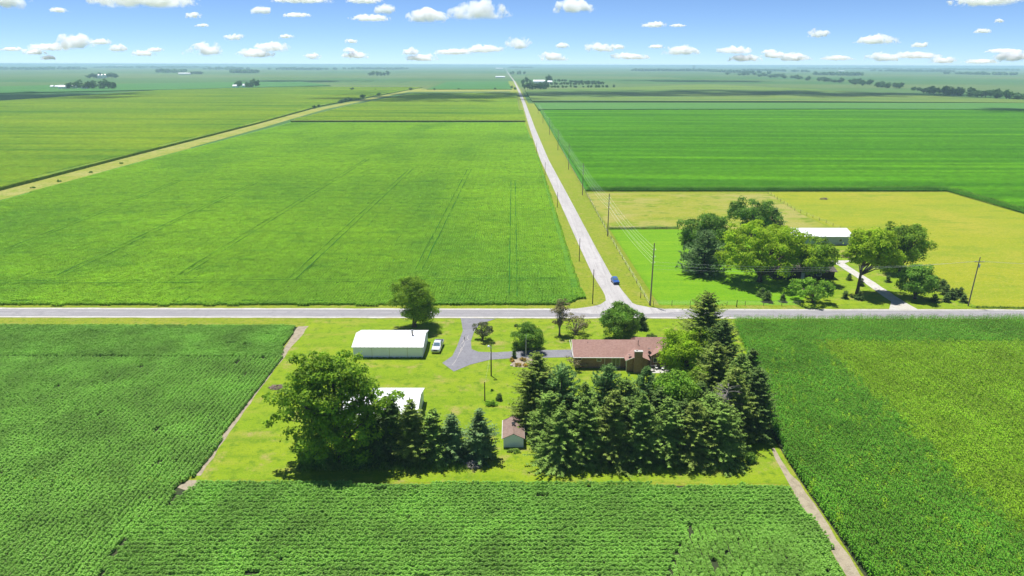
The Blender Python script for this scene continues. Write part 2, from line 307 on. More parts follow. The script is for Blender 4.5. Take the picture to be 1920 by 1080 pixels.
# ------------------------------------------------------------------ the setting: ground, fields, roads
def sheet(name, poly, z, mat, label, cat, kind='structure', parent=None):
    o = MB().sheet(poly, z).build(name, M[mat], parent)
    if parent is None: tag(o, label, cat, kind=kind)
    return o
def slab(name, poly, top, mat, label, cat='crop field'):
    return tag(MB().prism(poly, -.05, top).build(name, M[mat]), label, cat, kind='stuff')
def wobble(poly, amp, step, seed=0):
    rnd = random.Random(seed); out = []
    for i, a in enumerate(poly):
        b = poly[(i + 1) % len(poly)]; L = math.dist(a, b); k = max(1, int(L / step))
        for j in range(k):
            t = j / k; out.append((a[0] + (b[0] - a[0]) * t + rnd.uniform(-amp, amp), a[1] + (b[1] - a[1]) * t + rnd.uniform(-amp, amp)))
    return out
def ribbon(pts, hw, off=0):
    l, r = [], []
    for i, p in enumerate(pts):
        a = Vector(pts[max(i - 1, 0)]); b = Vector(pts[min(i + 1, len(pts) - 1)]); d = (b - a).normalized(); n = Vector((-d.y, d.x))
        h = hw[i] if hasattr(hw, '__len__') else hw
        q = Vector(p) + n * off; l.append(tuple(q + n * h)); r.append(tuple(q - n * h))
    return l + r[::-1]
g = MB(); S = 60000
g.sheet([(-S, -2000), (S, -2000), (S, S), (-S, S)], 0)
tag(g.build('ground', M['far']), 'flat farmland reaching to the horizon', 'ground', kind='structure')
sheet('verge', wobble([(-420, 20), (420, 20), (420, 520), (-420, 520)], 0, 60), .012, 'verge', 'rough yellow-green grass verge beside the roads', 'grass')
road_y = lambda x: 162.75 + x * .0022
# strips of rough grass along the north-south road and the ditch
NS = [(28.90,169.36), (28.04,181.39), (26.95,196.70), (26.24,224.61), (25.32,270.33), (23.91,340.13), (21.36,456.85), (19.83,697.66), (18.99,1135.62), (15.69,1728.50), (6.28,2752.63), (-11.55,3900.02), (-45.97,6181.56), (-122.07,12628.68)]
sheet('verge', ribbon([(20.22,322.73), (17.47,456.78), (14.22,770.75), (8.84,1659.08), (-1.95,2751.75)], 14), .03, 'verge', 'tan grass verge along the long straight road', 'grass')
sheet('verge', ribbon([(-235.78,240.80), (-245.41,324.75), (-249.30,446.65), (-257.45,702.13), (-272.52,998.28), (-239.15,1866.17)], 9), .03, 'ditch_grass', 'tan grassy ditch bank running diagonally between the left fields', 'grass')
sheet('verge', [(-433.30,1598.45), (17.92,1693.47), (19.06,1803.61), (-462.51,1808.80)], .05, 'ditch_grass', 'thin tan grass strip across the far fields left of the road', 'grass')
sheet('verge', ribbon([(33.98,431.82), (34.74,585.85), (34.89,801.90), (34.91,1152.23)], 11), .034, 'verge', 'grass verge between the long road and the vivid corn', 'grass')
# lawns and pastures
sheet('lawn', wobble([(-50.36,158.13), (56.97,158.87), (44.27,103.23), (42.83,89.12), (42.02,88.70), (-47.67,89.44), (-48.45,90.85)], .25, 4, 2), .03, 'lawn', 'bright mown lawn round the farmhouse and white barns', 'lawn')
sheet('pasture', [(37.42,256.37), (75.83,256.78), (103.36,248.39), (109.04,225.39), (75.86,169.70), (38.72,169.43)], .03, 'pasture_lawn', 'deep green mown paddock left of the shade trees', 'grass')
sheet('lawn', [(75.86,169.70), (105.39,225.35), (129.34,248.66), (127.31,225.56), (123.92,206.11), (116.73,182.08), (122.17,169.62), (121.10,167.54), (74.87,167.20)], .026, 'lawn', 'mown lawn round the driveway of the right-hand farm', 'lawn')
sheet('pasture', [(35.86,334.32), (126.38,335.56), (122.81,287.09), (123.34,248.60), (75.34,255.00), (37.54,257.27)], .026, 'rough_pasture', 'patchy tan pasture behind the fence line', 'grass')
sheet('hay_field', [(126.91,337.05), (216.31,338.27), (217.21,283.85), (214.19,233.64), (172.55,167.91), (121.09,167.95), (117.01,182.56), (124.25,206.71), (125.34,248.62), (123.26,288.20)], .022, 'hay', 'wide yellow-green hay field behind the right-hand farm', 'field')
# bare soil beside the crops
sheet('soil_strip', wobble([(-51.33,153.41), (-48.87,153.78), (-49.07,140.99), (-49.02,124.13), (-48.50,106.24), (-47.51,90.57), (-48.49,90.56), (-49.14,105.50), (-49.56,121.74), (-50.49,139.48)], .22, 2.5, 4), .04, 'soil', 'bare grey-brown soil strip along the left crop edge', 'soil')
sheet('soil_strip', wobble([(-49.93,87.37), (-49.00,89.15), (-46.84,89.02), (-46.67,87.51), (-47.93,86.44)], .25, 1.5, 5), .045, 'soil', 'bare soil patch at the corner of the left crop', 'soil')
sheet('soil_strip', wobble([(41.81,89.81), (42.79,98.62), (43.38,98.79), (42.98,91.39), (43.56,89.12), (43.42,79.05), (43.32,66.58), (41.53,66.57), (41.55,77.58), (41.62,84.47)], .18, 2.5, 6), .04, 'soil', 'bare tan soil path between soybeans and corn', 'soil')
# main road with gravel shoulders
xs = [-420 + i * 20 for i in range(43)]; ew = [(x, road_y(x)) for x in xs]
rnd = random.Random(3)
road = sheet('road', ribbon(ew, 2.55), .075, 'asphalt', 'worn grey asphalt road crossing the picture from side to side', 'road')
fine = [(-420 + i * 3, road_y(-420 + i * 3)) for i in range(281)]
sheet('shoulder', ribbon(fine, [3.55 + rnd.uniform(-.16, .16) for _ in fine]), .06, 'gravel', 'pale gravel shoulders of the asphalt road', 'road')
ns = sheet('road', ribbon([(27.45,165.24)] + NS, [3.4, 3.2] + [2.75] * 13), .09, 'chip_road', 'pale chip-sealed road running straight to the horizon', 'road')
sheet('road', [(12.30,164.34), (17.14,166.58), (20.90,168.05), (23.33,169.73), (25.13,172.74), (25.53,178.10), (28.17,178.12), (30.34,173.22), (32.83,169.38), (36.08,167.33), (45.11,164.57), (34.48,162.53), (20.28,162.43)], .083, 'chip_road', 'pale flared junction where the two roads meet', 'road')
# driveways
drv = [(-12.71,159.14), (-11.62,150.90), (-12.26,141.22), (-12.89,135.92), (-14.73,132.30), (-11.90,128.09), (-8.71,131.52), (-4.75,134.00), (0.04,134.87), (13.85,135.51), (14.21,139.58), (4.75,139.22), (-3.47,138.00), (-7.35,138.26), (-8.95,139.73), (-9.34,144.34), (-8.92,150.24), (-7.76,155.13), (-3.95,158.82)]
dw = sheet('driveway', drv, .07, 'drive', 'grey asphalt driveway curving from the road to the house', 'driveway')
#_,(874,626),(869,640),(864,648),(868,655),(862,664),(858,672),(853,680)], [(886,612),(880,622),(876,634),(878,640)], [(872,640),(866,652),(860,659)]]):
def crack(pts, parent):
    MB().sheet(ribbon(pts, [.03 + .10 * (i % 3) / 2 for i in range(len(pts))]), .076).build('crack_filler', M['seal'], parent)
crack([(-11.05,146.25), (-10.68,148.21), (-11.02,144.01), (-11.59,141.83), (-10.96,139.72), (-11.50,137.36), (-11.69,135.36), (-12.07,132.86), (-12.50,131.23)], dw)
crack([(-10.06,148.22), (-10.31,146.25), (-9.88,145.29), (-10.31,144.33)], dw)
crack([(-10.65,144.02), (-10.83,141.23), (-11.32,139.72), (-11.42,137.95)], dw)
sheet('driveway', wobble([(97.49,165.95), (101.47,172.44), (101.71,181.96), (102.68,194.61), (102.95,207.12), (102.70,212.67), (110.47,213.06), (106.10,209.59), (105.71,203.01), (105.45,189.39), (104.98,176.89), (104.77,171.18), (104.96,166.00)], .15, 4, 8), .07, 'gravel', 'pale gravel driveway of the right-hand farm', 'driveway')
# crops seen from afar, with their height
fa = slab('soybean_field', [(-170.11,168.32), (14.34,169.67), (18.85,175.78), (18.43,270.25), (17.60,470.50), (13.50,763.46), (-239.21,755.80), (-238.82,427.06), (-234.94,310.07), (-228.78,233.07)], .38, 'soy_far', 'vast bright green soybean field beyond the asphalt road')
def track(a, b, n=26, gap=2.2, seed=0):
    rr = random.Random(seed)
    for s in (-gap / 2, gap / 2):
        pts = []
        for i in range(n + 1):
            t = i / n; pts.append((a[0] + (b[0] - a[0]) * t + rr.uniform(-.1, .1), a[1] + (b[1] - a[1]) * t + rr.uniform(-.1, .1)))
        MB().sheet(ribbon(pts, [rr.uniform(.02, .2) for _ in pts], s), .84).build('wheel_track', M['track'], fa)
track((-97.75,194.57), (-95.23,454.70), seed=1); track((-63.79,189.05), (-60.39,407.54), seed=2); track((-28.40,199.01), (-25.56,408.11), seed=3); track((0.29,174.31), (0.44,369.39), seed=4)
track((-133.10,192.66), (-134.88,358.70), seed=5); track((-168.81,217.33), (-177.86,366.71), seed=6); track((-168.67,185.18), (-61.49,187.54), seed=7); track((-61.49,187.54), (17.86,189.71), seed=8)
slab('corn_field', [(-245.70,243.14), (-253.62,336.27), (-259.25,465.25), (-267.68,730.78), (-286.23,1049.44), (-252.84,1765.32), (-244.52,1931.25), (-584.00,1944.24), (-830.48,1674.61), (-844.81,1166.07), (-882.01,923.92)], 1.6, 'corn_left', 'broad yellow-green corn field on the far left')
slab('corn_field', [(-241.41,762.94), (13.63,770.74), (12.17,1061.93), (7.17,1564.17), (-215.72,1520.20), (-245.54,1011.83)], 1.6, 'corn_mid', 'yellow-green corn field behind the big soybean field')
slab('corn_field', [(-215.71,1787.05), (-1.23,1802.18), (-17.78,2658.32), (-234.48,2551.33)], 1.2, 'field_teal', 'small deep green field left of the far road bend')
slab('corn_field', [(52.95,339.78), (218.61,342.08), (220.63,314.63), (218.77,286.03), (223.67,233.74), (307.88,268.59), (882.62,981.40), (478.24,989.49), (48.09,960.52), (51.56,653.20)], .5, 'corn_headland', 'vivid green corn field to the right of the long road')
slab('corn_field', [(36.74,340.31), (52.93,340.54), (51.06,653.18), (47.37,960.49), (37.18,960.09), (36.75,534.68)], .5, 'corn_headland', 'darker corn headland rows beside the long road')
slab('corn_field', [(35.89,964.74), (480.61,994.49), (886.95,986.32), (1001.43,1165.81), (557.69,1156.97), (35.07,1129.68)], 2.2, 'corn_back', 'bluish green band of corn at the far end of the right field')
slab('corn_field', [(33.21,1185.30), (488.44,1201.32), (954.44,1161.39), (913.61,1292.21), (840.29,1472.95), (754.42,1867.16), (625.93,2266.82), (271.78,1918.29), (29.74,1716.69)], 2.3, 'field_pale', 'pale green field in front of the right tree line')
slab('corn_field', [(-1063.33,1471.76), (-808.86,1708.22), (-524.54,2053.91), (-768.43,2564.03), (-1230.02,2159.63), (-1482.65,1702.34)], 2.0, 'field_teal', 'deep green field in front of the left farmstead')

# ------------------------------------------------------------------ crops close by: real plants in rows
def quads(cen, u, v):
    """diamond leaves: centre, half-length vector u, half-width vector v"""
    n = len(cen); V = np.empty((n, 4, 3)); V[:, 0] = cen - u; V[:, 1] = cen + v; V[:, 2] = cen + u; V[:, 3] = cen - v
    return V.reshape(-1, 3), np.arange(n * 4).reshape(n, 4)
def unit(a): return a / (np.linalg.norm(a, axis=1, keepdims=True) + 1e-9)
def leaves(cen, nor, size, rng, aspect=.65, curl=.25):
    r = rng.normal(size=cen.shape); nor = unit(nor); u = unit(np.cross(nor, r)); v = np.cross(nor, u); s = np.asarray(size).reshape(-1, 1)
    V, F = quads(cen, u * s, v * s * aspect); V = V.reshape(-1, 4, 3); V[:, 0] -= nor * s * curl; V[:, 2] -= nor * s * curl
    return V.reshape(-1, 3), F
def soy_proto(seed, leaf='soy'):
    g = np.random.default_rng(seed); n = 85
    y = g.uniform(-.42, .42, n); a = g.uniform(.05, math.pi - .05, n); rr = g.uniform(.75, 1.05, n)
    hh = .72 + .1 * np.sin(y * 9 + seed) + g.normal(0, .03, n)
    c = np.stack([np.cos(a) * .30 * rr, y, .12 + np.sin(a) * (hh - .12) * rr], 1)
    nr = np.stack([np.cos(a), np.zeros(n), np.sin(a) + .5], 1) + g.normal(0, .35, (n, 3))
    V, F = leaves(c, nr, g.uniform(.085, .15, n), g, .8)
    return bpy.data.objects.new('soybean_row_piece', np_mesh('soybean_row_piece', V, F, M[leaf]))
def corn_proto(seed, leaf='corn'):
    g = np.random.default_rng(seed); VV, FF, MI = [], [], []; off = 0
    def put(V, F, m):
        nonlocal off
        VV.append(V); FF.append(F + off); MI.extend([m] * len(F)); off += len(V)
    for y in (-.3, -.06, .2, .42):
        x = g.normal(0, .04); y += g.normal(0, .03); H = g.uniform(1.95, 2.3)
        b = np.array([x, y, 0])
        V = np.array([[-.018, 0, 0], [.018, 0, 0], [.01, 0, H], [-.01, 0, H], [0, -.018, 0], [0, .018, 0], [0, .01, H], [0, -.01, H]]) + b
        put(V, np.array([[0, 1, 2, 3], [4, 5, 6, 7]]), 1)
        a0 = g.uniform(0, 6.28)
        for k in range(9):
            a = math.pi / 2 + math.pi * (k % 2) + g.normal(0, .62); z0 = .35 + (H - .55) * k / 8; L = g.uniform(.48, .66) * (1 if k < 7 else .75)
            d = np.array([math.cos(a), math.sin(a), 0]); s = np.array([-d[1], d[0], 0])
            t = np.array([0, .33, .68, 1]); wd = np.array([.03, .055, .045, .004])
            up = np.array([0, .26, .27, .02 - .12 * (k < 6)])
            c = b + d * (t * L)[:, None] + np.array([0, 0, 1]) * (z0 + up * L * 1.2)[:, None]
            V = np.empty((8, 3)); V[0::2] = c - s * wd[:, None]; V[1::2] = c + s * wd[:, None]
            put(V, np.array([[0, 1, 3, 2], [2, 3, 5, 4], [4, 5, 7, 6]]), 0)
        cen = np.tile(b + [0, 0, H + .14], (4, 1)); u = g.normal(0, .07, (4, 3)); u[:, 2] = .17; v = unit(np.cross(u, g.normal(size=(4, 3)))) * .018
        V, F = quads(cen + u * .3, u, v); put(V, F, 2)
    me = np_mesh('corn_row_piece', np.concatenate(VV), np.concatenate(FF), M[leaf])
    me.materials.append(M['stalk']); me.materials.append(M['tassel']); me.polygons.foreach_set('material_index', MI)
    return bpy.data.objects.new('corn_row_piece', me)
def scatter(name, pts, rot, scl, protos, label, cat, parent=None):
    """one object of planted pieces: a point per piece, geometry nodes put a plant piece on each"""
    me = bpy.data.meshes.new(name); me.vertices.add(len(pts)); me.vertices.foreach_set('co', np.asarray(pts, np.float32).ravel()); me.update()
    a = me.attributes.new('rot', 'FLOAT_VECTOR', 'POINT'); r3 = np.zeros((len(pts), 3), np.float32); r3[:, 2] = rot; a.data.foreach_set('vector', r3.ravel())
    a = me.attributes.new('scl', 'FLOAT', 'POINT'); a.data.foreach_set('value', np.asarray(scl, np.float32))
    o = link(name, me); tag(o, label, cat, kind='stuff')
    ng = bpy.data.node_groups.new(name, 'GeometryNodeTree')
    ng.interface.new_socket('Geometry', in_out='INPUT', socket_type='NodeSocketGeometry'); ng.interface.new_socket('Geometry', in_out='OUTPUT', socket_type='NodeSocketGeometry')
    n = ng.nodes; i = n.new('NodeGroupInput'); q = n.new('NodeGroupOutput'); ip = n.new('GeometryNodeInstanceOnPoints'); gi = n.new('GeometryNodeGeometryToInstance')
    for p in protos:
        oi = n.new('GeometryNodeObjectInfo'); oi.inputs['Object'].default_value = p; oi.inputs['As Instance'].default_value = False; ng.links.new(oi.outputs['Geometry'], gi.inputs[0])
    ar = n.new('GeometryNodeInputNamedAttribute'); ar.data_type = 'FLOAT_VECTOR'; ar.inputs[0].default_value = 'rot'
    asx = n.new('GeometryNodeInputNamedAttribute'); asx.data_type = 'FLOAT'; asx.inputs[0].default_value = 'scl'
    ng.links.new(i.outputs[0], ip.inputs['Points']); ng.links.new(gi.outputs[0], ip.inputs['Instance']); ip.inputs['Pick Instance'].default_value = True
    e2r = n.new('FunctionNodeEulerToRotation'); ng.links.new(ar.outputs[0], e2r.inputs[0]); ng.links.new(e2r.outputs[0], ip.inputs['Rotation'])
    ng.links.new(asx.outputs[0], ip.inputs['Scale'])
    rv = n.new('FunctionNodeRandomValue'); rv.data_type = 'INT'
    mn = [s for s in rv.inputs if s.type == 'INT']; mn[0].default_value = 0; mn[1].default_value = len(protos) - 1
    ng.links.new([s for s in rv.outputs if s.type == 'INT'][0], ip.inputs['Instance Index'])
    ng.links.new(ip.outputs[0], q.inputs[0])
    md = o.modifiers.new('plants', 'NODES'); md.node_group = ng
    return o
def rows(poly, along, spacing, step, seed, jit=.05, gaps=0):
    g = np.random.default_rng(seed); p = np.array(poly); x0, y0 = p.min(0); x1, y1 = p.max(0)
    if along == 'y': A, B = np.meshgrid(np.arange(x0, x1, spacing), np.arange(y0, y1, step)); pts = np.stack([A.ravel(), B.ravel()], 1)
    else: A, B = np.meshgrid(np.arange(x0, x1, step), np.arange(y0, y1, spacing)); pts = np.stack([A.ravel(), B.ravel()], 1)
    pts += g.normal(0, jit, pts.shape)
    pts = pts[inside(poly, pts)]
    if gaps:   # a few bare spots, longer along the row than across
        c = pts[g.integers(0, len(pts), gaps)]; keep = np.ones(len(pts), bool)
        for q in c:
            d = np.abs(pts - q); L = g.uniform(.2, 1.3); a, b = (1, 0) if along == 'y' else (0, 1)
            keep &= ~((d[:, a] < L) & (d[:, b] < .35))
        pts = pts[keep]
    rot = (0 if along == 'y' else math.pi / 2) + math.pi * g.integers(0, 2, len(pts)) + g.normal(0, .06, len(pts))
    return np.column_stack([pts, np.full(len(pts), .04)]), rot, g.uniform(.88, 1.12, len(pts))
def merge(*a): return [np.concatenate(k) for k in zip(*a)]
SOY = [soy_proto(i) for i in range(5)]; SOYE = [soy_proto(10 + i, 'soy_field') for i in range(5)]; CORN = [corn_proto(20 + i) for i in range(6)]; CORN2 = [corn_proto(40 + i, 'corn_light') for i in range(6)]
left_poly = [(-127.71,134.10), (-49.16,134.57), (-48.79,118.07), (-48.79,103.68), (-48.24,90.56), (-49.58,88.32), (-49.17,81.87), (-51.09,77.79), (-50.95,72.71), (-50.25,66.27), (-69.81,64.50)]
head_poly = [(-143.26,152.80), (-51.63,152.71), (-51.21,140.98), (-49.36,134.85), (-127.94,134.38)]
front_poly = [(-46.80,88.19), (-25.61,88.56), (-20.59,87.49), (-13.47,87.79), (-9.57,88.62), (15.37,88.87), (23.22,87.94), (27.14,87.68), (33.65,88.12), (41.12,87.61), (41.67,78.03), (41.58,73.14), (24.02,78.75), (17.31,64.78), (-48.88,64.57), (-50.81,72.71), (-50.81,77.68), (-48.89,81.75)]
corner_poly = [(24.14,78.64), (41.47,78.25), (41.25,66.40), (40.74,64.03), (17.27,63.95)]
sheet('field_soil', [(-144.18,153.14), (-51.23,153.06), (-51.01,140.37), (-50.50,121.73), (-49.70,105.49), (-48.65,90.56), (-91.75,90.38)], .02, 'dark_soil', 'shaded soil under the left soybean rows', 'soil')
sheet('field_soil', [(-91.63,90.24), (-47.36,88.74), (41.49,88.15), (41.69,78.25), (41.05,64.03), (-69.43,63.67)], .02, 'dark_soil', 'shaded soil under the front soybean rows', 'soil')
scatter('soybean_rows', *merge(rows(left_poly, 'y', .76, .7, 1, gaps=12), rows(head_poly, 'x', .76, .7, 2, gaps=12)), SOY, 'green soybean rows filling the left foreground', 'soybeans')
scatter('soybean_rows', *merge(rows(front_poly, 'x', .76, .7, 3, gaps=13), rows(corner_poly, 'y', .76, .7, 4, gaps=5)), SOY, 'green soybean rows along the bottom in front of the trees', 'soybeans')
corn_poly = [(54.44,156.27), (134.10,157.55), (128.18,114.24), (67.15,63.30), (43.36,63.23), (43.62,69.27), (43.86,79.05), (43.83,90.81), (44.33,101.66), (47.48,118.14)]
corn_head = [(54.33,155.91), (133.82,157.18), (131.54,141.51), (51.88,141.01)]
corn_main = [(51.78,140.71), (131.29,141.20), (128.18,114.24), (67.15,63.30), (43.36,63.23), (43.62,69.27), (43.86,79.05), (43.83,90.81), (44.33,101.66), (47.48,118.14)]
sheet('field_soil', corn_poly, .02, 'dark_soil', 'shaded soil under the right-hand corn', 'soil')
cm = rows(corn_main, 'y', .76, .86, 6); gq = np.random.default_rng(9)
pale_poly = [(67.80,142.33), (137.39,142.77), (128.18,114.24), (89.03,73.31), (68.98,73.24), (66.22,86.51), (66.99,99.06), (67.43,113.93), (67.93,130.37)]
blur = cm[0][:, :2] + gq.normal(0, 1.3, (len(cm[0]), 2)); sel = inside(pale_poly, blur) | (gq.random(len(blur)) < .05)
scatter('corn_rows', *merge(rows(corn_head, 'x', .76, .86, 5), [k[~sel] for k in cm]), CORN, 'tall deep green corn rows along the right foreground', 'corn')
scatter('corn_rows', *[k[sel] for k in cm], CORN2, 'paler yellow-green corn in the middle of the right foreground', 'corn')
# ragged plant edges of the far fields
def edge(a, b, n_rows, step, z=0, seed=0, jit=.15):
    g = np.random.default_rng(seed); a = np.array(a); b = np.array(b); L = np.linalg.norm(b - a); d = (b - a) / L; nn = np.array([-d[1], d[0]])
    out = [a + d * t + nn * (.76 * k) for k in range(n_rows) for t in np.arange(0, L, step)]
    p = np.array(out) + g.normal(0, jit, (len(out), 2))
    return np.column_stack([p, np.full(len(p), z)]), np.full(len(p), math.atan2(d[1], d[0]) - math.pi / 2) + g.normal(0, .2, len(p)), g.uniform(.9, 1.15, len(p))
scatter('soybean_rows', *merge(edge((-161.58,168.13), (14.32,169.42), 2, .7, seed=1), edge((14.34,169.67), (19.00,175.79), 2, .7, seed=2), edge((19.00,175.79), (17.60,470.50), 1, 1.2, seed=3)), SOYE, 'soybean plants along the near edge of the big field', 'soybeans')
scatter('corn_rows', *merge(edge((36.58,338.80), (218.14,341.31), 2, .86, seed=4), edge((218.14,341.31), (218.38,285.48), 2, .86, seed=5), edge((218.38,285.48), (222.12,243.03), 1, .86, seed=6)), CORN, 'corn stalks along the edge of the yellow hay field', 'corn')

# the two big fields beyond the road get planted too: blocks of four rows, set side by side
def soy_block(seed):
    g = np.random.default_rng(seed); C, NR, SZ = [], [], []
    for k in range(4):
        n = 190; y = g.uniform(-2.05, 2.05, n); a = g.uniform(.15, math.pi - .15, n); rr = g.uniform(.8, 1.08, n); hh = .74 + .07 * np.sin(y * 5 + seed + k) + g.normal(0, .03, n)
        C.append(np.stack([(k - 1.5) * .76 + np.cos(a) * .34 * rr, y, .15 + np.sin(a) * (hh - .15) * rr], 1)); NR.append(np.stack([np.cos(a), np.zeros(n), np.sin(a) + .5], 1) + g.normal(0, .35, (n, 3))); SZ.append(g.uniform(.13, .21, n))
    V, F = leaves(np.concatenate(C), np.concatenate(NR), np.concatenate(SZ), g, .8); return bpy.data.objects.new('soybean_block', np_mesh('soybean_block', V, F, M['soy_field']))
def corn_block(seed, leaf, top, nr=4, half=1.7):
    g = np.random.default_rng(seed); C, U, W_, MI = [], [], [], []
    for k in range(nr):
        for y in np.arange(-half, half + .05, .22):
            b = np.array([(k - (nr - 1) / 2) * .76 + g.normal(0, .05), y + g.normal(0, .04), 0]); H = g.uniform(2.0, 2.35); a0 = g.uniform(0, 6.28)
            for j in range(6):
                a = a0 + math.pi * (j % 2) + g.normal(0, .5); d = np.array([math.cos(a), math.sin(a), 0]); z = H * (.5 + .42 * j / 5)
                for q, up in ((.18, .55), (.5, -.25)):
                    u = (d + np.array([0, 0, up])) * .24; C.append(b + d * q + np.array([0, 0, z + .16])); U.append(u); W_.append(np.array([-d[1], d[0], 0]) * .065); MI.append(0)
            for j in range(2):
                u = np.array([g.normal(0, .06), g.normal(0, .06), .17]); C.append(b + np.array([0, 0, H + .12])); U.append(u); a = g.uniform(0, 6.28); W_.append(np.array([math.cos(a), math.sin(a), 0]) * .035); MI.append(1)
    V, F = quads(np.array(C), np.array(U), np.array(W_)); me = np_mesh('corn_block', V, F, M[leaf]); me.materials.append(M[top]); me.polygons.foreach_set('material_index', MI)
    return bpy.data.objects.new('corn_block', me)
def blocks(poly, along, dx, dy, seed, inset=0, z=0):
    g = np.random.default_rng(seed); p = np.array(poly); x0, y0 = p.min(0); x1, y1 = p.max(0)
    if along == 'x': dx, dy = dy, dx
    A, B = np.meshgrid(np.arange(x0, x1, dx), np.arange(y0, y1, dy))
    if along == 'y': B = B + g.uniform(0, dy, (1, A.shape[1]))
    else: A = A + g.uniform(0, dx, (A.shape[0], 1))
    pts = np.stack([A.ravel(), B.ravel()], 1); pts = pts[inside(poly, pts)] + 0; pts += g.normal(0, .12, pts.shape)
    n = len(pts); return np.column_stack([pts, np.full(n, z)]), (0 if along == 'y' else math.pi / 2) + math.pi * g.integers(0, 2, n), g.uniform(.95, 1.06, n)
SB = [soy_block(60 + i) for i in range(6)]; CB = [corn_block(70 + i, 'corn_field_leaf', 'corn_field_top') for i in range(5)]; CL = [corn_block(80 + i, 'corn_left_leaf', 'corn_left_top', 8, 3.4) for i in range(5)]
scatter('soybean_rows', *blocks([(-151.04,168.88), (14.09,170.09), (18.46,176.23), (18.11,270.25), (17.14,467.68), (13.10,756.31), (-235.92,748.83), (-236.92,424.74), (-233.13,307.53), (-230.12,267.47)], 'y', 3.04, 4.0, 1), SB, 'bright green soybean plants of the vast field beyond the asphalt road', 'soybeans')
scatter('corn_rows', *blocks([(52.75,342.06), (219.47,344.39), (222.38,317.28), (221.16,289.36), (219.68,249.59), (813.63,978.72), (472.42,977.21), (47.53,948.93), (51.06,653.18)], 'x', 3.04, 3.44, 2), CB, 'vivid green corn plants right of the long road', 'corn')
scatter('corn_rows', *blocks([(37.16,341.85), (53.29,342.07), (51.56,653.20), (47.53,948.93), (37.10,948.53), (36.96,534.69)], 'y', 3.04, 3.44, 3), CB, 'corn plants of the headland beside the long road', 'corn')
scatter('corn_rows', *blocks([(-256.43,319.06), (-256.31,340.03), (-262.24,470.84), (-271.27,740.84), (-290.35,1058.86), (-258.18,1784.06), (-250.53,1899.69), (-570.31,1898.24), (-813.63,1640.27), (-832.75,1149.15), (-835.29,1083.87)], 'y', 6.08, 7.0, 4), CL, 'yellow-green corn plants of the broad far left field', 'corn')
scatter('corn_rows', *blocks([(-241.92,770.26), (12.57,778.11), (10.57,1061.86), (5.88,1534.05), (-209.51,1491.92), (-244.02,1011.89)], 'y', 6.08, 7.0, 5), CL, 'yellow-green corn plants behind the big soybean field', 'corn')

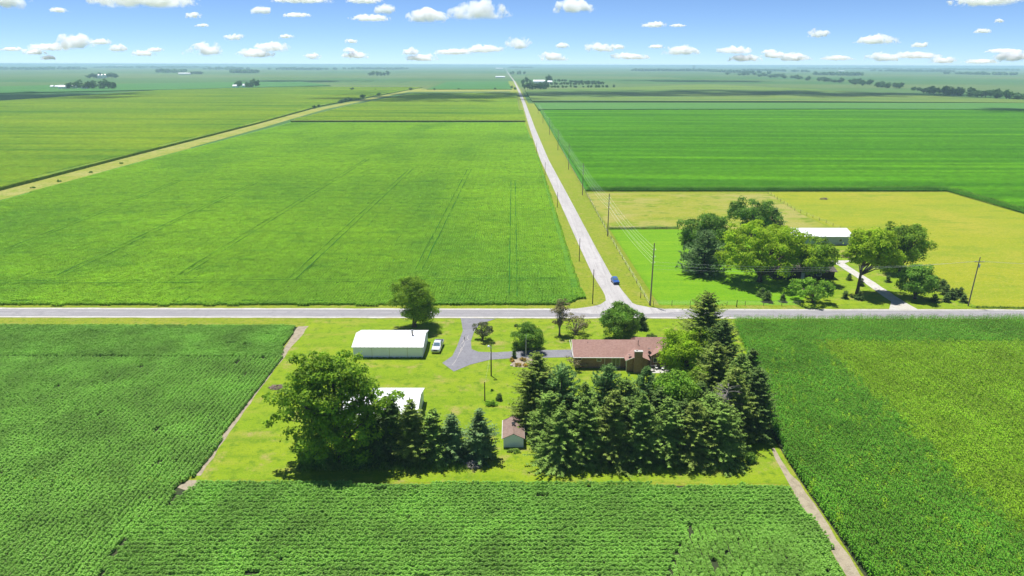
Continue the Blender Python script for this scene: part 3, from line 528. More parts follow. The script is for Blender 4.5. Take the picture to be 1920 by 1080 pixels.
# ------------------------------------------------------------------ trees
def trunk_mesh(name, h, r, bend, limbs, rnd, mat, sides=8):
    m = MB(); n = 7
    pts = [(bend[0] * (i / n) ** 2, bend[1] * (i / n) ** 2, -.25 + (h + .25) * i / n) for i in range(n + 1)]
    m.tube(pts, [r * (1.35 if i == 0 else 1) * (1 - .8 * i / n) for i in range(n + 1)], sides)
    for (p0, p1, r0) in limbs:
        a, b = Vector(p0), Vector(p1); mid = a.lerp(b, .5) + Vector((rnd.uniform(-.1, .1), rnd.uniform(-.1, .1), .12)) * (b - a).length
        m.tube([a, a.lerp(mid, .6), mid, b], [r0, r0 * .75, r0 * .55, r0 * .2], 5)
    return m.mesh(name, mat, smooth=True)
def broadleaf(name, loc, h, w, mat, label, seed=0, tf=.22, K=46, leaf=.2, wy=None, trunk_r=None, lobes=None, dens=1.0, rc=(.13, .2), bark='bark', group=None, cat='tree', fill=.22, lean=(0, 0), flat=.68):
    g = np.random.default_rng(seed); rnd = random.Random(seed); wy = (wy or w) * 1.12; w *= 1.12
    t = empty(name, (*loc, 0), 0, label, cat, group)
    lobes = lobes or [(lean[0], lean[1], (1 + tf) / 2, .5, .5, (1 - tf) / 2, 1)]
    tot = sum(l[6] for l in lobes); C, RC, CC = [], [], []
    for l in lobes:
        k = max(4, int(K * l[6] / tot)); c0 = np.array([l[0] * w, l[1] * wy, l[2] * h]); rad = np.array([l[3] * w, l[4] * wy, l[5] * h])
        d = unit(g.normal(size=(k, 3))); rr = np.where(g.random(k) < fill, g.uniform(.15, .6, k), g.uniform(.66, 1.0, k))
        bump_ = 1 + .16 * np.sin(d[:, 0] * 5 + seed) * np.cos(d[:, 1] * 4 + seed * 2) + g.normal(0, .06, k)
        r = g.uniform(*rc, k) * min(w * min(1, l[3] * 2 + .2), h)
        C.append(c0 + d * np.maximum(rad - r[:, None] * .5, rad * .4) * (rr * bump_)[:, None]); RC.append(r); CC.append(np.tile(c0, (k, 1)))
    C = np.concatenate(C); RC = np.concatenate(RC); CC = np.concatenate(CC)
    C[:, 2] = np.maximum(C[:, 2], RC * .6 + .1)
    L, NR, SZ = [], [], []
    for c, r, cc in zip(C, RC, CC):
        n = int(dens * 4.1 * (r / leaf) ** 2) + 8; d = unit(g.normal(size=(n, 3)) + unit((c - cc)[None])[0] * .45 + np.array([0, 0, .65]))
        lump = 1 + .22 * np.sin(d[:, 0] * 6 + c[0] * 3) * np.sin(d[:, 1] * 6 + c[1] * 3) * np.sin(d[:, 2] * 5 + c[2])
        L.append(c + d * np.array([1, 1, flat]) * (r * g.uniform(.6, 1.1, n) ** np.where(g.random(n) < .06, -1.0, 1) * lump)[:, None]); NR.append(d + g.normal(0, .5, (n, 3)) + np.array([0, 0, .3])); SZ.append(g.uniform(.65, 1.2, n) * leaf)
    L = np.concatenate(L); L[:, 2] = np.maximum(L[:, 2], .05)
    V, F = leaves(L, np.concatenate(NR), np.concatenate(SZ), g)
    top = max(l[2] for l in lobes) * h; tr = trunk_r or (.035 * w + .05); idx = g.permutation(len(C))[:16]
    ax, ay = lobes[0][0] * w * .2, lobes[0][1] * wy * .2
    limbs = []
    for i in idx:
        z0 = min(max(h * tf * rnd.uniform(.6, 1.3), .3), C[i][2] * .75, top * .8); q = (z0 / top) ** 2
        limbs.append(((ax * q, ay * q, z0), tuple(C[i]), tr * .5))
    link('trunk', trunk_mesh('trunk', top, tr, (ax, ay), limbs, rnd, M[bark]), t)
    link('crown', np_mesh('crown', V, F, M[mat]), t)
    return t
def conifer(name, loc, h, w, mat, label, seed=0, z0=.04, droop=.32, step=.34, power=.64, dens=1.5, spray=.46, group=None, cat='tree', ragged=.26, tuft=False, bark='bark', lean=(0, 0)):
    g = np.random.default_rng(seed); rnd = random.Random(seed); t = empty(name, (*loc, 0), 0, label, cat, group)
    Z = np.arange(h * z0 + .1, h * .985, step); CEN, U, VV = [], [], []
    side = g.uniform(0, 6.28, 3); power *= g.uniform(.8, 1.15); droop *= g.uniform(.6, 1.3); lean = (lean[0] + g.normal(0, .02) * h, lean[1] + g.normal(0, .02) * h)
    for z in Z:
        f = (z - h * z0) / (h - h * z0); R0 = w / 2 * 1.17 * (1 - f) ** power * min(1, .72 + 2.2 * f)
        R0 *= 1 + g.normal(0, ragged * .5) + .12 * math.sin(z * 1.3 + side[1]); nb = int((4 + 6 * (1 - f)) * dens) + 2
        for a in g.uniform(0, 6.283, nb):
            Lb = max(.18, R0 * (1 + .12 * math.sin(3 * a + side[0] + z) + float(np.clip(g.normal(0, ragged), -.4, .3))))
            d = np.array([math.cos(a), math.sin(a), 0]); s = np.array([-d[1], d[0], 0]); dr = droop * (1 - f * 1.7) + g.normal(0, .05)
            k = max(2, int(Lb / (spray * .5))); q = (np.arange(k) + g.random(k)) / k; q = .12 + .88 * q
            zz = z - dr * Lb * q + (.16 if not tuft else .22) * Lb * q ** 3
            base = d * (q * Lb)[:, None]; base[:, 2] = zz; base[:, 0] += lean[0] * (z / h) ** 2; base[:, 1] += lean[1] * (z / h) ** 2
            wid = spray * (.55 + .55 * (1 - q)) * g.uniform(.7, 1.25, k)
            for sg in (-1, 1, 0):
                if sg: u = d * .55 + s * sg * .8
                else: u = d * 1.0
                u = np.tile(u, (k, 1)) + g.normal(0, .18, (k, 3)); u[:, 2] += -.28 if not tuft else .25
                u = unit(u) * (wid * (.95 if sg else .7))[:, None]
                v = np.cross(u, np.array([0, 0, 1.]) + g.normal(0, .45, (k, 3))); v = unit(v) * (wid * (.3 if not tuft else .22))[:, None]
                CEN.append(base + u * .55); U.append(u); VV.append(v)
            if tuft:
                m = 7; c = base[-1] + g.normal(0, .12, (m, 3)); u = unit(g.normal(size=(m, 3)) + d * .6 + np.array([0, 0, .9])) * spray * .85
                v = unit(np.cross(u, g.normal(size=(m, 3)))) * spray * .16; CEN.append(c); U.append(u); VV.append(v)
    tip = np.array([[lean[0], lean[1], h * .985]] * 5); u = unit(np.array([[0, 0, 1.2]] * 5) + g.normal(0, .35, (5, 3))) * spray * .7
    CEN.append(tip); U.append(u); VV.append(unit(np.cross(u, g.normal(size=(5, 3)))) * .07)
    CEN = np.concatenate(CEN); U = np.concatenate(U); VV = np.concatenate(VV); CEN[:, 2] = np.maximum(CEN[:, 2], .12)
    V, F = quads(CEN, U, VV)
    link('trunk', trunk_mesh('trunk', h * .97, .016 * h + .04, lean, [], rnd, M[bark], 7), t)
    link('crown', np_mesh('crown', V, F, M[mat]), t)
    return t
def shrub(name, loc, h, w, mat, label, seed=0, leaf=.12, K=14, group=None, cat='shrub', dens=1.0, wy=None):
    g = np.random.default_rng(seed); t = empty(name, (*loc, 0), 0, label, cat, group); wy = wy or w
    d = unit(g.normal(size=(K, 3))); d[:, 2] = np.abs(d[:, 2]); r = g.uniform(.2, .32, K) * min(w, h * 1.2)
    C = d * np.array([w / 2, wy / 2, h]) * .68 * g.uniform(.5, 1, (K, 1)); C[:, 2] = np.clip(C[:, 2], r * .6, h - r * .6)
    L, NR, SZ = [], [], []
    for c, q in zip(C, r):
        n = int(dens * 4 * (q / leaf) ** 2) + 10; e = unit(g.normal(size=(n, 3)) + np.array([0, 0, .3]))
        L.append(c + e * (q * g.uniform(.5, 1.1, n))[:, None]); NR.append(e + g.normal(0, .5, (n, 3))); SZ.append(g.uniform(.7, 1.2, n) * leaf)
    L = np.concatenate(L); L[:, 2] = np.maximum(L[:, 2], .04)
    V, F = leaves(L, np.concatenate(NR), np.concatenate(SZ), g)
    m = MB()
    for i in range(min(7, K)): m.tube([(0, 0, -.05), tuple(C[i] * .5 + np.array([0, 0, .1])), tuple(C[i])], [.035, .025, .01], 5)
    m.build('stems', M['bark'], t); link('foliage', np_mesh('foliage', V, F, M[mat]), t)
    return t

# --- yard of the brick house
broadleaf('shade_tree', (-23.45,153.25), 13.01, 10.77, 'oak', 'tall tree between the asphalt road and the long white barn', 11, tf=.08, K=110, leaf=.2, rc=(.10, .17),
          lobes=[(0, 0, .66, .40, .4, .30, 3), (-.02, 0, .86, .22, .22, .13, 1), (.12, 0, .34, .42, .4, .24, 2.4), (-.36, 0, .48, .17, .2, .07, .5)])
broadleaf('bronze_tree', (11.10,148.02), 9.46, 4.73, 'bronze', 'thin sparse bronze-leaved tree near the road junction', 12, K=46, leaf=.17, dens=.42, rc=(.10, .17), fill=.5, bark='bark_grey', lobes=[(0, 0, .72, .44, .44, .26, 2), (.1, 0, .42, .42, .4, .2, 1.2)])
broadleaf('bronze_shrub', (14.89,148.71), 5.19, 5.75, 'bronze', 'wispy half-bare bronze shrub beside the sparse tree', 13, tf=.05, K=26, leaf=.16, dens=.36, bark='bark_grey', cat='shrub')
broadleaf('maple_tree', (24.83,145.83), 8.97, 8.35, 'maple', 'round dense maple on the lawn behind the brick house', 14, tf=.06, K=110, leaf=.19, rc=(.11, .17),
          lobes=[(0, 0, .46, .5, .5, .42, 3), (-.02, 0, .74, .34, .34, .24, 1.3)])
conifer('small_fir', (31.01,152.21), 4.07, 2.55, 'spruce_dark', 'little dark conifer right of the round maple', 15, power=.6, spray=.3, step=.22)
broadleaf('flowering_tree', (-6.69,144.99), 4.57, 4.40, 'purple', 'small reddish-tinged tree by the driveway bend', 16, tf=.12, K=28, leaf=.16, dens=.8)
broadleaf('yard_tree', (3.58,139.81), 6.08, 6.62, 'dark_leaf', 'spreading dark green tree beside the house driveway', 17, tf=.08, K=56, leaf=.18, dens=.9)
shrub('shrub', (1.22,139.80), 2.42, 2.84, 'dark_leaf', 'dark rounded shrub under the spreading tree by the driveway', 18)
shrub('shrub', (5.74,140.73), 1.54, 2.38, 'young_leaf', 'fresh green shrub right of the thin flagpole', 19)
shrub('shrub', (1.05,153.76), 0.83, 1.80, 'spruce_dark', 'tiny dark bush alone on the front lawn', 20, K=8)
shrub('clipped_shrub', (32.20,146.52), 1.33, 4.93, 'spruce_dark', 'dark clipped evergreen mound behind the house roof', 21, wy=2.5)
shrub('shrub', (35.80,142.13), 2.33, 2.88, 'spruce_dark', 'dark evergreen bush at the right end of the house', 22)
conifer('small_fir', (0.50,135.15), 1.99, 1.15, 'spruce_dark', 'tiny conical evergreen in the orange flower bed', 23, spray=.2, step=.14, power=.6)
shrub('shrub', (-2.36,115.69), 2.22, 1.41, 'spruce_dark', 'upright dark shrub behind the low leafy patch', 24, leaf=.1)
shrub('leafy_patch', (-3.80,113.56), 1.32, 2.77, 'young_leaf', 'low leafy patch at the foot of the short pole', 25, leaf=.12)
shrub('shrub', (-3.87,119.44), 0.57, 0.83, 'dark_leaf', 'tiny shrub between the two yard poles', 26, K=6, leaf=.08)
shrub('leafy_patch', (0.41,97.46), 0.79, 3.65, 'weed', 'yellow-green weeds in front of the small shed', 27, leaf=.11, K=18, wy=1.5)
shrub('shrub', (37.01,96.98), 2.94, 2.25, 'weed', 'light green shrub at the lawn corner by the corn', 28, leaf=.12)
shrub('shrub', (38.10,94.79), 1.94, 2.04, 'dark_leaf', 'small dark round bush on the lawn by the corn', 29, leaf=.11)
shrub('undergrowth', (-18.63,97.05), 2.94, 3.98, 'locust', 'yellow-green undergrowth between the left conifers', 30, leaf=.17)
shrub('undergrowth', (-8.42,97.10), 3.14, 2.60, 'young_leaf', 'fresh green undergrowth left of the lone bluish fir', 31, leaf=.15)
# --- left group behind the second barn
broadleaf('great_tree', (-27.35,95.12), 19.54, 19.07, 'oak', 'huge spreading broadleaf tree at the left of the grove', 32, tf=.12, K=235, leaf=.27, rc=(.06, .098), trunk_r=.55, wy=13, fill=.2,
          lobes=[(-.02, 0, .60, .36, .40, .30, 4), (-.10, 0, .82, .20, .26, .17, 1.6), (.14, .02, .80, .17, .24, .15, 1.2), (.30, .04, .60, .19, .25, .14, 1.0), (-.33, 0, .60, .17, .25, .10, .8), (-.40, -.05, .40, .12, .15, .07, .5), (-.08, -.05, .26, .32, .34, .24, 2.6), (.16, -.05, .32, .28, .3, .26, 1.6)])
shrub('undergrowth', (-30.33,94.19), 3.4, 8.5, 'dark_leaf', 'dark undergrowth at the left foot of the huge tree', 310, leaf=.24, K=26, wy=4)
shrub('undergrowth', (-24.53,93.91), 3.6, 8.5, 'dark_leaf', 'dark undergrowth at the right foot of the huge tree', 311, leaf=.24, K=26, wy=4)
conifer('spruce', (-19.25,96.09), 11.23, 5.32, 'spruce_dark', 'dark spruce tucked against the huge tree', 33)
conifer('spruce', (-22.07,95.14), 8.76, 5.62, 'spruce_dark', 'lowest dark spruce beneath the huge tree', 34)
conifer('spruce', (-15.77,95.17), 11.15, 5.62, 'spruce_olive', 'olive-tinged spruce in front of the second white barn', 35)
conifer('spruce', (-12.54,95.19), 8.94, 5.96, 'spruce', 'spruce in the middle of the left conifer row', 36)
conifer('spruce', (-9.53,95.82), 8.24, 5.31, 'spruce_blue', 'slim bluish spruce, second from the right of the left conifer row', 37)
conifer('fir', (-5.16,95.84), 8.80, 5.65, 'spruce_blue', 'lone bluish fir left of the small shed', 38, power=.7)
# --- right grove, front row
conifer('spruce', (7.53,94.66), 10.02, 7.12, 'spruce', 'broad spruce at the left end of the front grove row', 41)
conifer('spruce', (11.66,95.29), 11.35, 6.48, 'spruce', 'second spruce of the front grove row from the small shed', 42)
conifer('spruce', (15.84,95.31), 12.45, 6.82, 'spruce_olive', 'third spruce of the front grove row from the small shed', 43)
conifer('spruce', (20.25,95.64), 11.84, 6.67, 'spruce', 'fourth spruce of the front grove row from the small shed', 44)
conifer('spruce', (24.53,95.66), 10.92, 6.84, 'spruce', 'fifth spruce of the front grove row from the small shed', 45)
conifer('spruce', (28.81,95.68), 10.28, 6.50, 'spruce_olive', 'spruce left of the last tree in the front grove row', 46)
conifer('spruce', (33.36,96.01), 10.02, 7.55, 'spruce', 'full spruce at the right end of the front grove row', 47)
conifer('spruce', (4.52,105.76), 13.94, 9.30, 'spruce_olive', 'tall wide spruce just behind the small shed roof', 48, ragged=.22)
conifer('pine', (8.31,103.95), 12.81, 9.17, 'pine', 'bluish pine in the grove facing the left end of the brick house', 49, tuft=True,ragged=.14,z0=.08,droop=.1,step=.5,power=.55,spray=.5)
conifer('spruce', (12.35,103.08), 9.93, 6.37, 'spruce', 'short spruce between the two pines of the grove', 50)
conifer('pine', (16.47,106.74), 11.47, 6.75, 'pine', 'bluish pine in front of the house window', 51, tuft=True,ragged=.14,z0=.08,droop=.1,step=.5,power=.6,spray=.5)
conifer('spruce', (19.42,105.83), 9.41, 5.21, 'spruce', 'narrow spruce right of the pine before the house window', 52)
conifer('pine', (23.13,106.78), 10.97, 6.75, 'pine', 'bluish pine in front of the brick chimney', 53, tuft=True,ragged=.14,z0=.08,droop=.1,step=.5,power=.6,spray=.5)
conifer('spruce', (24.84,103.14), 9.35, 6.01, 'spruce_dark', 'dark spruce left of the light green grove tree', 54)
conifer('spruce', (32.28,105.89), 8.62, 6.15, 'spruce_dark', 'dark narrow spruce right of the light green grove tree', 56)
conifer('spruce', (39.39,130.21), 16.87, 11.34, 'spruce_olive', 'tallest spruce, its tip standing above the road', 57, ragged=.22)
conifer('spruce', (40.68,121.53), 13.99, 8.80, 'spruce_dark', 'dark spruce stepping down from the tallest spruce', 58)
conifer('spruce', (37.17,113.78), 12.82, 7.52, 'spruce_olive', 'olive spruce right of the yellow-green tree', 59)
conifer('spruce', (39.29,107.80), 13.14, 7.56, 'spruce', 'spruce midway along the grove edge by the corn', 60)
conifer('spruce', (42.75,111.75), 12.46, 6.82, 'spruce_dark', 'dark spruce on the grove edge facing the corn', 61)
conifer('spruce', (36.79,102.32), 13.06, 7.60, 'spruce_olive', 'olive-topped spruce above the bare grey branches', 62)
conifer('spruce', (41.07,103.75), 12.22, 7.32, 'spruce_dark', 'last dark spruce at the corn side of the grove', 63)
conifer('spruce', (9.92,96.86), 7.45, 6.05, 'spruce_dark', 'darker spruce squeezed between the first two of the front grove row', 341)
conifer('spruce', (18.54,97.86), 9.77, 6.62, 'spruce_dark', 'darker spruce squeezed between third and fourth of the front grove row', 342)
conifer('spruce', (27.27,97.90), 9.31, 6.63, 'spruce_dark', 'darker spruce squeezed in right of the fifth front grove spruce', 343)
conifer('spruce', (31.99,99.23), 10.06, 6.70, 'spruce', 'spruce behind the last two of the front grove row', 344)
conifer('spruce', (6.25,99.45), 9.88, 6.71, 'spruce', 'spruce right beside the small shed', 345)
broadleaf('young_tree', (27.69,103.69), 11.53, 6.77, 'young_leaf', 'light green broadleaf tree among the grove conifers', 55, tf=.2, K=70, leaf=.2, rc=(.12,.18), flat=.9)
broadleaf('yellow_green_tree', (35.07,126.08), 10.21, 10.38, 'lime', 'bright yellow-green tree at the right corner of the house', 64, tf=.08, K=100, leaf=.2, rc=(.11,.17))
broadleaf('undergrowth', (35.90,117.64), 5.57, 6.72, 'oak', 'green undergrowth behind the bare grey branches', 65, tf=.05, K=40, leaf=.2, cat='shrub')
def dead_branches(name, loc, h, w, label, seed, n=60):
    rnd = random.Random(seed); t = empty(name, (*loc, 0), 0, label, 'dead tree')
    m = MB(); m.tube([(0, 0, -.2), (.1, 0, h * .5), (.25, .1, h)], [.16, .12, .04], 7); m.build('trunk', M['dead'], t)
    for i in range(n):
        z = h * rnd.uniform(.45, .98); a = rnd.uniform(0, 6.28); L = w / 2 * rnd.uniform(.5, 1.05); d = Vector((math.cos(a), math.sin(a), 0)); up = rnd.uniform(-.1, .5)
        p0 = Vector((.12 * z / h, 0, z)); p1 = p0 + d * L * .5 + Vector((0, 0, up * L * .5)); p2 = p0 + d * L + Vector((rnd.uniform(-.3, .3), rnd.uniform(-.3, .3), up * L * .6))
        b = MB(); b.tube([p0, p1, p2], [.05, .035, .012], 5)
        for k in range(5):
            q = p1.lerp(p2, rnd.random()); b.tube([q, q + Vector((rnd.uniform(-.5, .5), rnd.uniform(-.5, .5), rnd.uniform(-.1, .45)))], [.022, .008], 4)
        b.build('branch', M['dead'], t)
    return t
dead_branches('dead_tree', (34.93,100.25), 10.98, 5.87, 'bare grey dead tree in the grove beside the corn', 66)
def twig_pile(name, loc, w, h, label, seed, mat='brushwood', n=90):
    rnd = random.Random(seed); t = empty(name, (*loc, 0), 0, label, 'brush pile'); m = MB()
    for i in range(n):
        a = rnd.uniform(0, 6.28); r = w / 2 * math.sqrt(rnd.random()) * .85; z = h * (1 - (2 * r / w) ** 2) * rnd.random()
        p = Vector((r * math.cos(a), r * math.sin(a) * .7, z + .05)); b = rnd.uniform(0, 6.28); L = rnd.uniform(.3, .9) * w * .3
        d = Vector((math.cos(b), math.sin(b), rnd.uniform(-.15, .25))) * L / 2; q0, q1 = p - d, p + d; q0.z = max(q0.z, .04); q1.z = max(q1.z, .04)
        m.tube([q0, p, q1], [.05, .06, .025], 5)
    m.build('branches', M[mat], t); tag(t.children[0], kind='stuff'); return t
twig_pile('brush_pile', (-6.14,93.38), 3.35, .9, 'heap of pale cut branches at the foot of the lone fir', 67, 'dead', 150)
twig_pile('brush_pile', (-45.83,120.59), 3.54, .35, 'flat brown brush heap left of the huge tree', 68, 'brushwood', 120)
twig_pile('brush_pile', (110.17,217.25), 4.57, 1.2, 'brown scrap heap in front of the grey metal building', 69)
twig_pile('brush_pile', (146.86,318.96), 4.52, .9, 'dark brush heap alone in the hay field', 70)
def reeds(name, loc, h, w, label, seed, n=160, mat='reed', wy=None):
    g = np.random.default_rng(seed); b = np.column_stack([g.normal(0, w / 4, n), g.normal(0, (wy or w) / 4, n), np.zeros(n)])
    u = unit(np.column_stack([g.normal(0, .25, n), g.normal(0, .25, n), np.ones(n)])) * (h / 2 * g.uniform(.6, 1.1, n))[:, None]; v = unit(np.cross(u, g.normal(size=(n, 3)))) * .035
    V, F = quads(b + u, u, v); o = link(name, np_mesh(name, V, F, M[mat]), None, (*loc, 0)); return tag(o, label, 'grass clump')
reeds('tall_grass', (5.14,94.34), 1.9, 2.54, 'pale green tall grass clump at the left foot of the grove', 71, 420)
# rough grass at the foot of the groves (uncountable)
def tussocks(name, a, b, wid, h, n, mat, label, seed):
    g = np.random.default_rng(seed); t = g.random(n); a = np.array(a); b = np.array(b); p = a + (b - a) * t[:, None] + np.column_stack([g.normal(0, .3, n), g.normal(0, wid, n)])
    base = np.column_stack([p, np.zeros(n)]); hh = h * g.uniform(.4, 1.2, n)
    u = unit(np.column_stack([g.normal(0, .45, n), g.normal(0, .45, n), np.ones(n)])) * (hh / 2)[:, None]; v = unit(np.cross(u, g.normal(size=(n, 3)))) * (.04 + .05 * g.random((n, 1)))
    V, F = quads(base + u, u, v); return tag(link(name, np_mesh(name, V, F, M[mat])), label, 'grass', kind='stuff')
tussocks('rough_grass', (-33.34,92.97), (-6.62,93.08), .6, .7, 5000, 'weed', 'unmown grass along the foot of the left trees', 1)
tussocks('rough_grass', (5.06,92.54), (36.18,93.57), .6, .7, 5500, 'weed', 'unmown grass along the foot of the front grove row', 2)
tussocks('rough_grass', (37.42,256.37), (64.11,257.55), .35, 1.0, 2200, 'weed', 'weeds along the pasture fence line', 3)
tussocks('rough_grass', (-34.05,134.52), (-18.62,134.62), .14, .35, 900, 'dark_leaf', 'weeds along the wall of the long white barn', 4)
tussocks('rough_grass', (121.09,167.95), (133.79,167.22), .3, .6, 700, 'weed', 'weeds along the road edge by the hay field', 5)
# --- right-hand farm
broadleaf('dark_tree', (62.07,218.13), 14.69, 16.23, 'dark_leaf', 'dark rounded tree at the left of the farm trees', 81, tf=.08, K=80, leaf=.32, rc=(.11, .18))
conifer('pine', (57.81,198.06), 13.72, 12.92, 'spruce_blue', 'bluish pine with low skirts beside the paddock', 82, tuft=True, ragged=.14, step=.6, spray=.7, power=.6, droop=.2, z0=.06)
broadleaf('dark_tree', (88.99,248.24), 13.63, 17.09, 'dark_leaf', 'dark tree standing behind the big yellow-green tree', 83, tf=.1, K=76, leaf=.34, rc=(.11, .18))
conifer('dark_fir', (97.37,248.33), 10.47, 7.95, 'spruce_blue', 'dark fir behind the big yellow-green tree', 84, spray=.6, step=.5)
broadleaf('spreading_tree', (72.21,190.15), 18.39, 24.28, 'locust', 'big yellow-green spreading tree beside the paddock', 85, tf=.14, K=200, leaf=.33, rc=(.07, .12), trunk_r=.7,
          lobes=[(0, .05, .66, .44, .42, .30, 4), (-.30, -.1, .42, .2, .3, .2, 1.4), (.30, -.05, .50, .22, .3, .24, 1.6), (0, -.1, .34, .34, .3, .18, 1.2)])
broadleaf('shade_tree', (87.52,190.27), 12.49, 11.21, 'oak', 'dark green tree in front of the low dark house', 86, tf=.2, K=76, leaf=.28, rc=(.11, .17))
broadleaf('low_tree', (80.14,171.85), 6.70, 10.80, 'young_leaf', 'low wide leafy tree close to the road', 87, tf=.1, K=46, leaf=.28, rc=(.14, .2))
broadleaf('tall_tree', (95.40,179.10), 18.55, 14.74, 'locust', 'tall yellow-green tree with bare trunk beside the gravel drive', 88, tf=.42, K=120, leaf=.3, rc=(.08, .14), trunk_r=.5,
          lobes=[(.14, 0, .74, .40, .36, .25, 3), (.42, .05, .52, .34, .3, .18, 1.8), (-.10, 0, .60, .22, .24, .14, .8)])
broadleaf('dark_tree', (119.04,201.40), 15.06, 14.10, 'oak', 'dark tree right behind the tall drive tree', 89, tf=.16, K=80, leaf=.3, rc=(.11, .18))
broadleaf('round_tree', (109.10,175.13), 9.62, 9.54, 'maple', 'round leafy tree right of the gravel drive', 90, tf=.1, K=76, leaf=.25, rc=(.11, .17))
for i, (p, s, lb) in enumerate([((90.11,174.98), 2.2, 'little spruce on the lawn left of the gravel drive mouth'), ((93.59,174.13), 2.5, 'little spruce in front of the bare tree trunk'), ((109.46,189.94), 2.2, 'little spruce on the far side of the gravel drive'), ((99.20,191.93), 2.0, 'little spruce beside the dark house end'), ((99.93,186.32), 2.3, 'little spruce behind the bare tree trunk'), ((68.04,172.19), 3.2, 'larger of two little spruces under the big yellow-green tree'), ((68.14,176.61), 2.6, 'smaller of two little spruces under the big yellow-green tree'), ((72.18,172.23), 2.3, 'little spruce by the road right of the spruce pair'), ((112.78,172.53), 2.3, 'little spruce right of the round leafy tree')]):
    conifer('young_spruce', p, s, s * .85, 'spruce_dark', lb, 100 + i, spray=.32, step=.22, power=.65, group='young spruces of the right-hand farm')
row_pts = [(121.81,189.52), (120.98,185.99), (119.44,182.10), (121.80,184.04), (119.14,178.36), (121.42,181.17), (118.97,175.20), (121.10,177.01), (116.07,172.55), (121.85,176.11), (120.39,172.15)]
for i, p in enumerate(row_pts):
    s = 2.6 + .5 * math.sin(i * 2.3); conifer('windbreak_spruce', p, s, s * .85, 'spruce_dark', 'young dark spruce in the close diagonal row beside the hay field', 120 + i, spray=.34, step=.24, power=.6, group='diagonal spruce row beside the hay field')
shrub('shrub', (106.05,217.87), 1.8, 5, 'oak', 'low bushes in front of the grey metal building', 140, leaf=.2)

# ------------------------------------------------------------------ buildings
def plane_part(name, q, th, mat, parent):
    """a flat roof slope: four corners, thickness downwards"""
    a, b, c, d = [Vector(p) for p in q]; n = (b - a).cross(d - a).normalized()
    if n.z < 0: n = -n
    v = [a, b, c, d] + [p - n * th for p in (a, b, c, d)]
    return MB().add(v, [(0, 1, 2, 3), (7, 6, 5, 4), (0, 4, 5, 1), (1, 5, 6, 2), (2, 6, 7, 3), (3, 7, 4, 0)]).build(name, mat, parent)
def window(parent, x, z, w, h, y=0, panes=1, face='y', name='window'):
    """frame proud of the wall with glass set back; face y = looks to -y, x = looks to +x"""
    def bx(m, a0, a1, d0, d1, z0, z1): return m.box(a0, a1, y - d1, y - d0, z0, z1) if face == 'y' else m.box(y + d0, y + d1, a0, a1, z0, z1)
    m = MB(); t = .09
    bx(m, x, x + t, .003, .06, z, z + h); bx(m, x + w - t, x + w, .003, .06, z, z + h); bx(m, x + t, x + w - t, .003, .06, z, z + t); bx(m, x + t, x + w - t, .003, .06, z + h - t, z + h)
    for i in range(1, panes): xx = x + w * i / panes; bx(m, xx - .04, xx + .04, .003, .055, z + t, z + h - t)
    f = m.build(name, M['trim'], parent)
    for i in range(panes):
        a = x + w * i / panes + (.09 if i == 0 else .04); b = x + w * (i + 1) / panes - (.09 if i == panes - 1 else .04)
        bx(MB(), a, b, .003, .025, z + t, z + h - t).build('pane', M['glass'], f)
    return f
def gable_shed(name, x0, x1, y0, y1, eave, ridge, wall, roof, label, over=.25, cat='barn', along='x', group=None, seams=(), rz=0):
    w, d = x1 - x0, y1 - y0; t = empty(name, (x0, y0, 0), rz, label, cat, group)
    if along == 'x':
        MB().extx([(0, 0), (d, 0), (d, eave), (d / 2, ridge), (0, eave)], 0, w).build('wall', M[wall], t)
        s = (ridge - eave) / (d / 2); o = over; lift = .04
        for k, (ya, yb) in enumerate(((-o, d / 2), (d + o, d / 2))):
            plane_part('roof_slope', [(-o, ya, eave - s * o + lift + .08), (w + o, ya, eave - s * o + lift + .08), (w + o, yb, ridge + lift + .08), (-o, yb, ridge + lift + .08)], .08, M[roof], t)
        for (ya, yb) in ((-o, d / 2 - .2), (d + o, d / 2 + .2)):
            if 'metal' not in M[roof].name: break
            m = MB(); zr = lambda y: ridge - abs(y - d / 2) * s + lift + .082
            for i in range(1, int((w + 2 * o) / .92)):
                x = -o + i * .92; m.add([(x - .05, ya, zr(ya)), (x + .05, ya, zr(ya)), (x + .05, yb, zr(yb)), (x - .05, yb, zr(yb)), (x - .02, ya, zr(ya) + .06), (x + .02, ya, zr(ya) + .06), (x + .02, yb, zr(yb) + .06), (x - .02, yb, zr(yb) + .06)], [(4, 5, 6, 7), (0, 1, 5, 4), (1, 2, 6, 5), (2, 3, 7, 6), (3, 0, 4, 7)])
            tag(m.build('standing_seams', M[roof], t), kind='stuff')
        MB().extx([(d / 2 - .16, ridge + .08), (d / 2 + .16, ridge + .08), (d / 2, ridge + .18)], -o, w + o).build('ridge_cap', M[roof], t)
        for x in seams: MB().box(x - .04, x + .04, -.03, -.002, .05, eave - .05).build('seam', M['metal'], t)
    else:
        MB().extr([(0, 0), (w, 0), (w, eave), (w / 2, ridge), (0, eave)], 0, d).build('wall', M[wall], t)
        s = (ridge - eave) / (w / 2); o = over; lift = .04
        for (xa, xb) in ((-o, w / 2), (w + o, w / 2)):
            plane_part('roof_slope', [(xa, -o, eave - s * o + lift + .08), (xa, d + o, eave - s * o + lift + .08), (xb, d + o, ridge + lift + .08), (xb, -o, ridge + lift + .08)], .08, M[roof], t)
        MB().extr([(w / 2 - .14, ridge + .07), (w / 2 + .14, ridge + .07), (w / 2, ridge + .17)], -o, d + o).build('ridge_cap', M[roof], t)
    return t
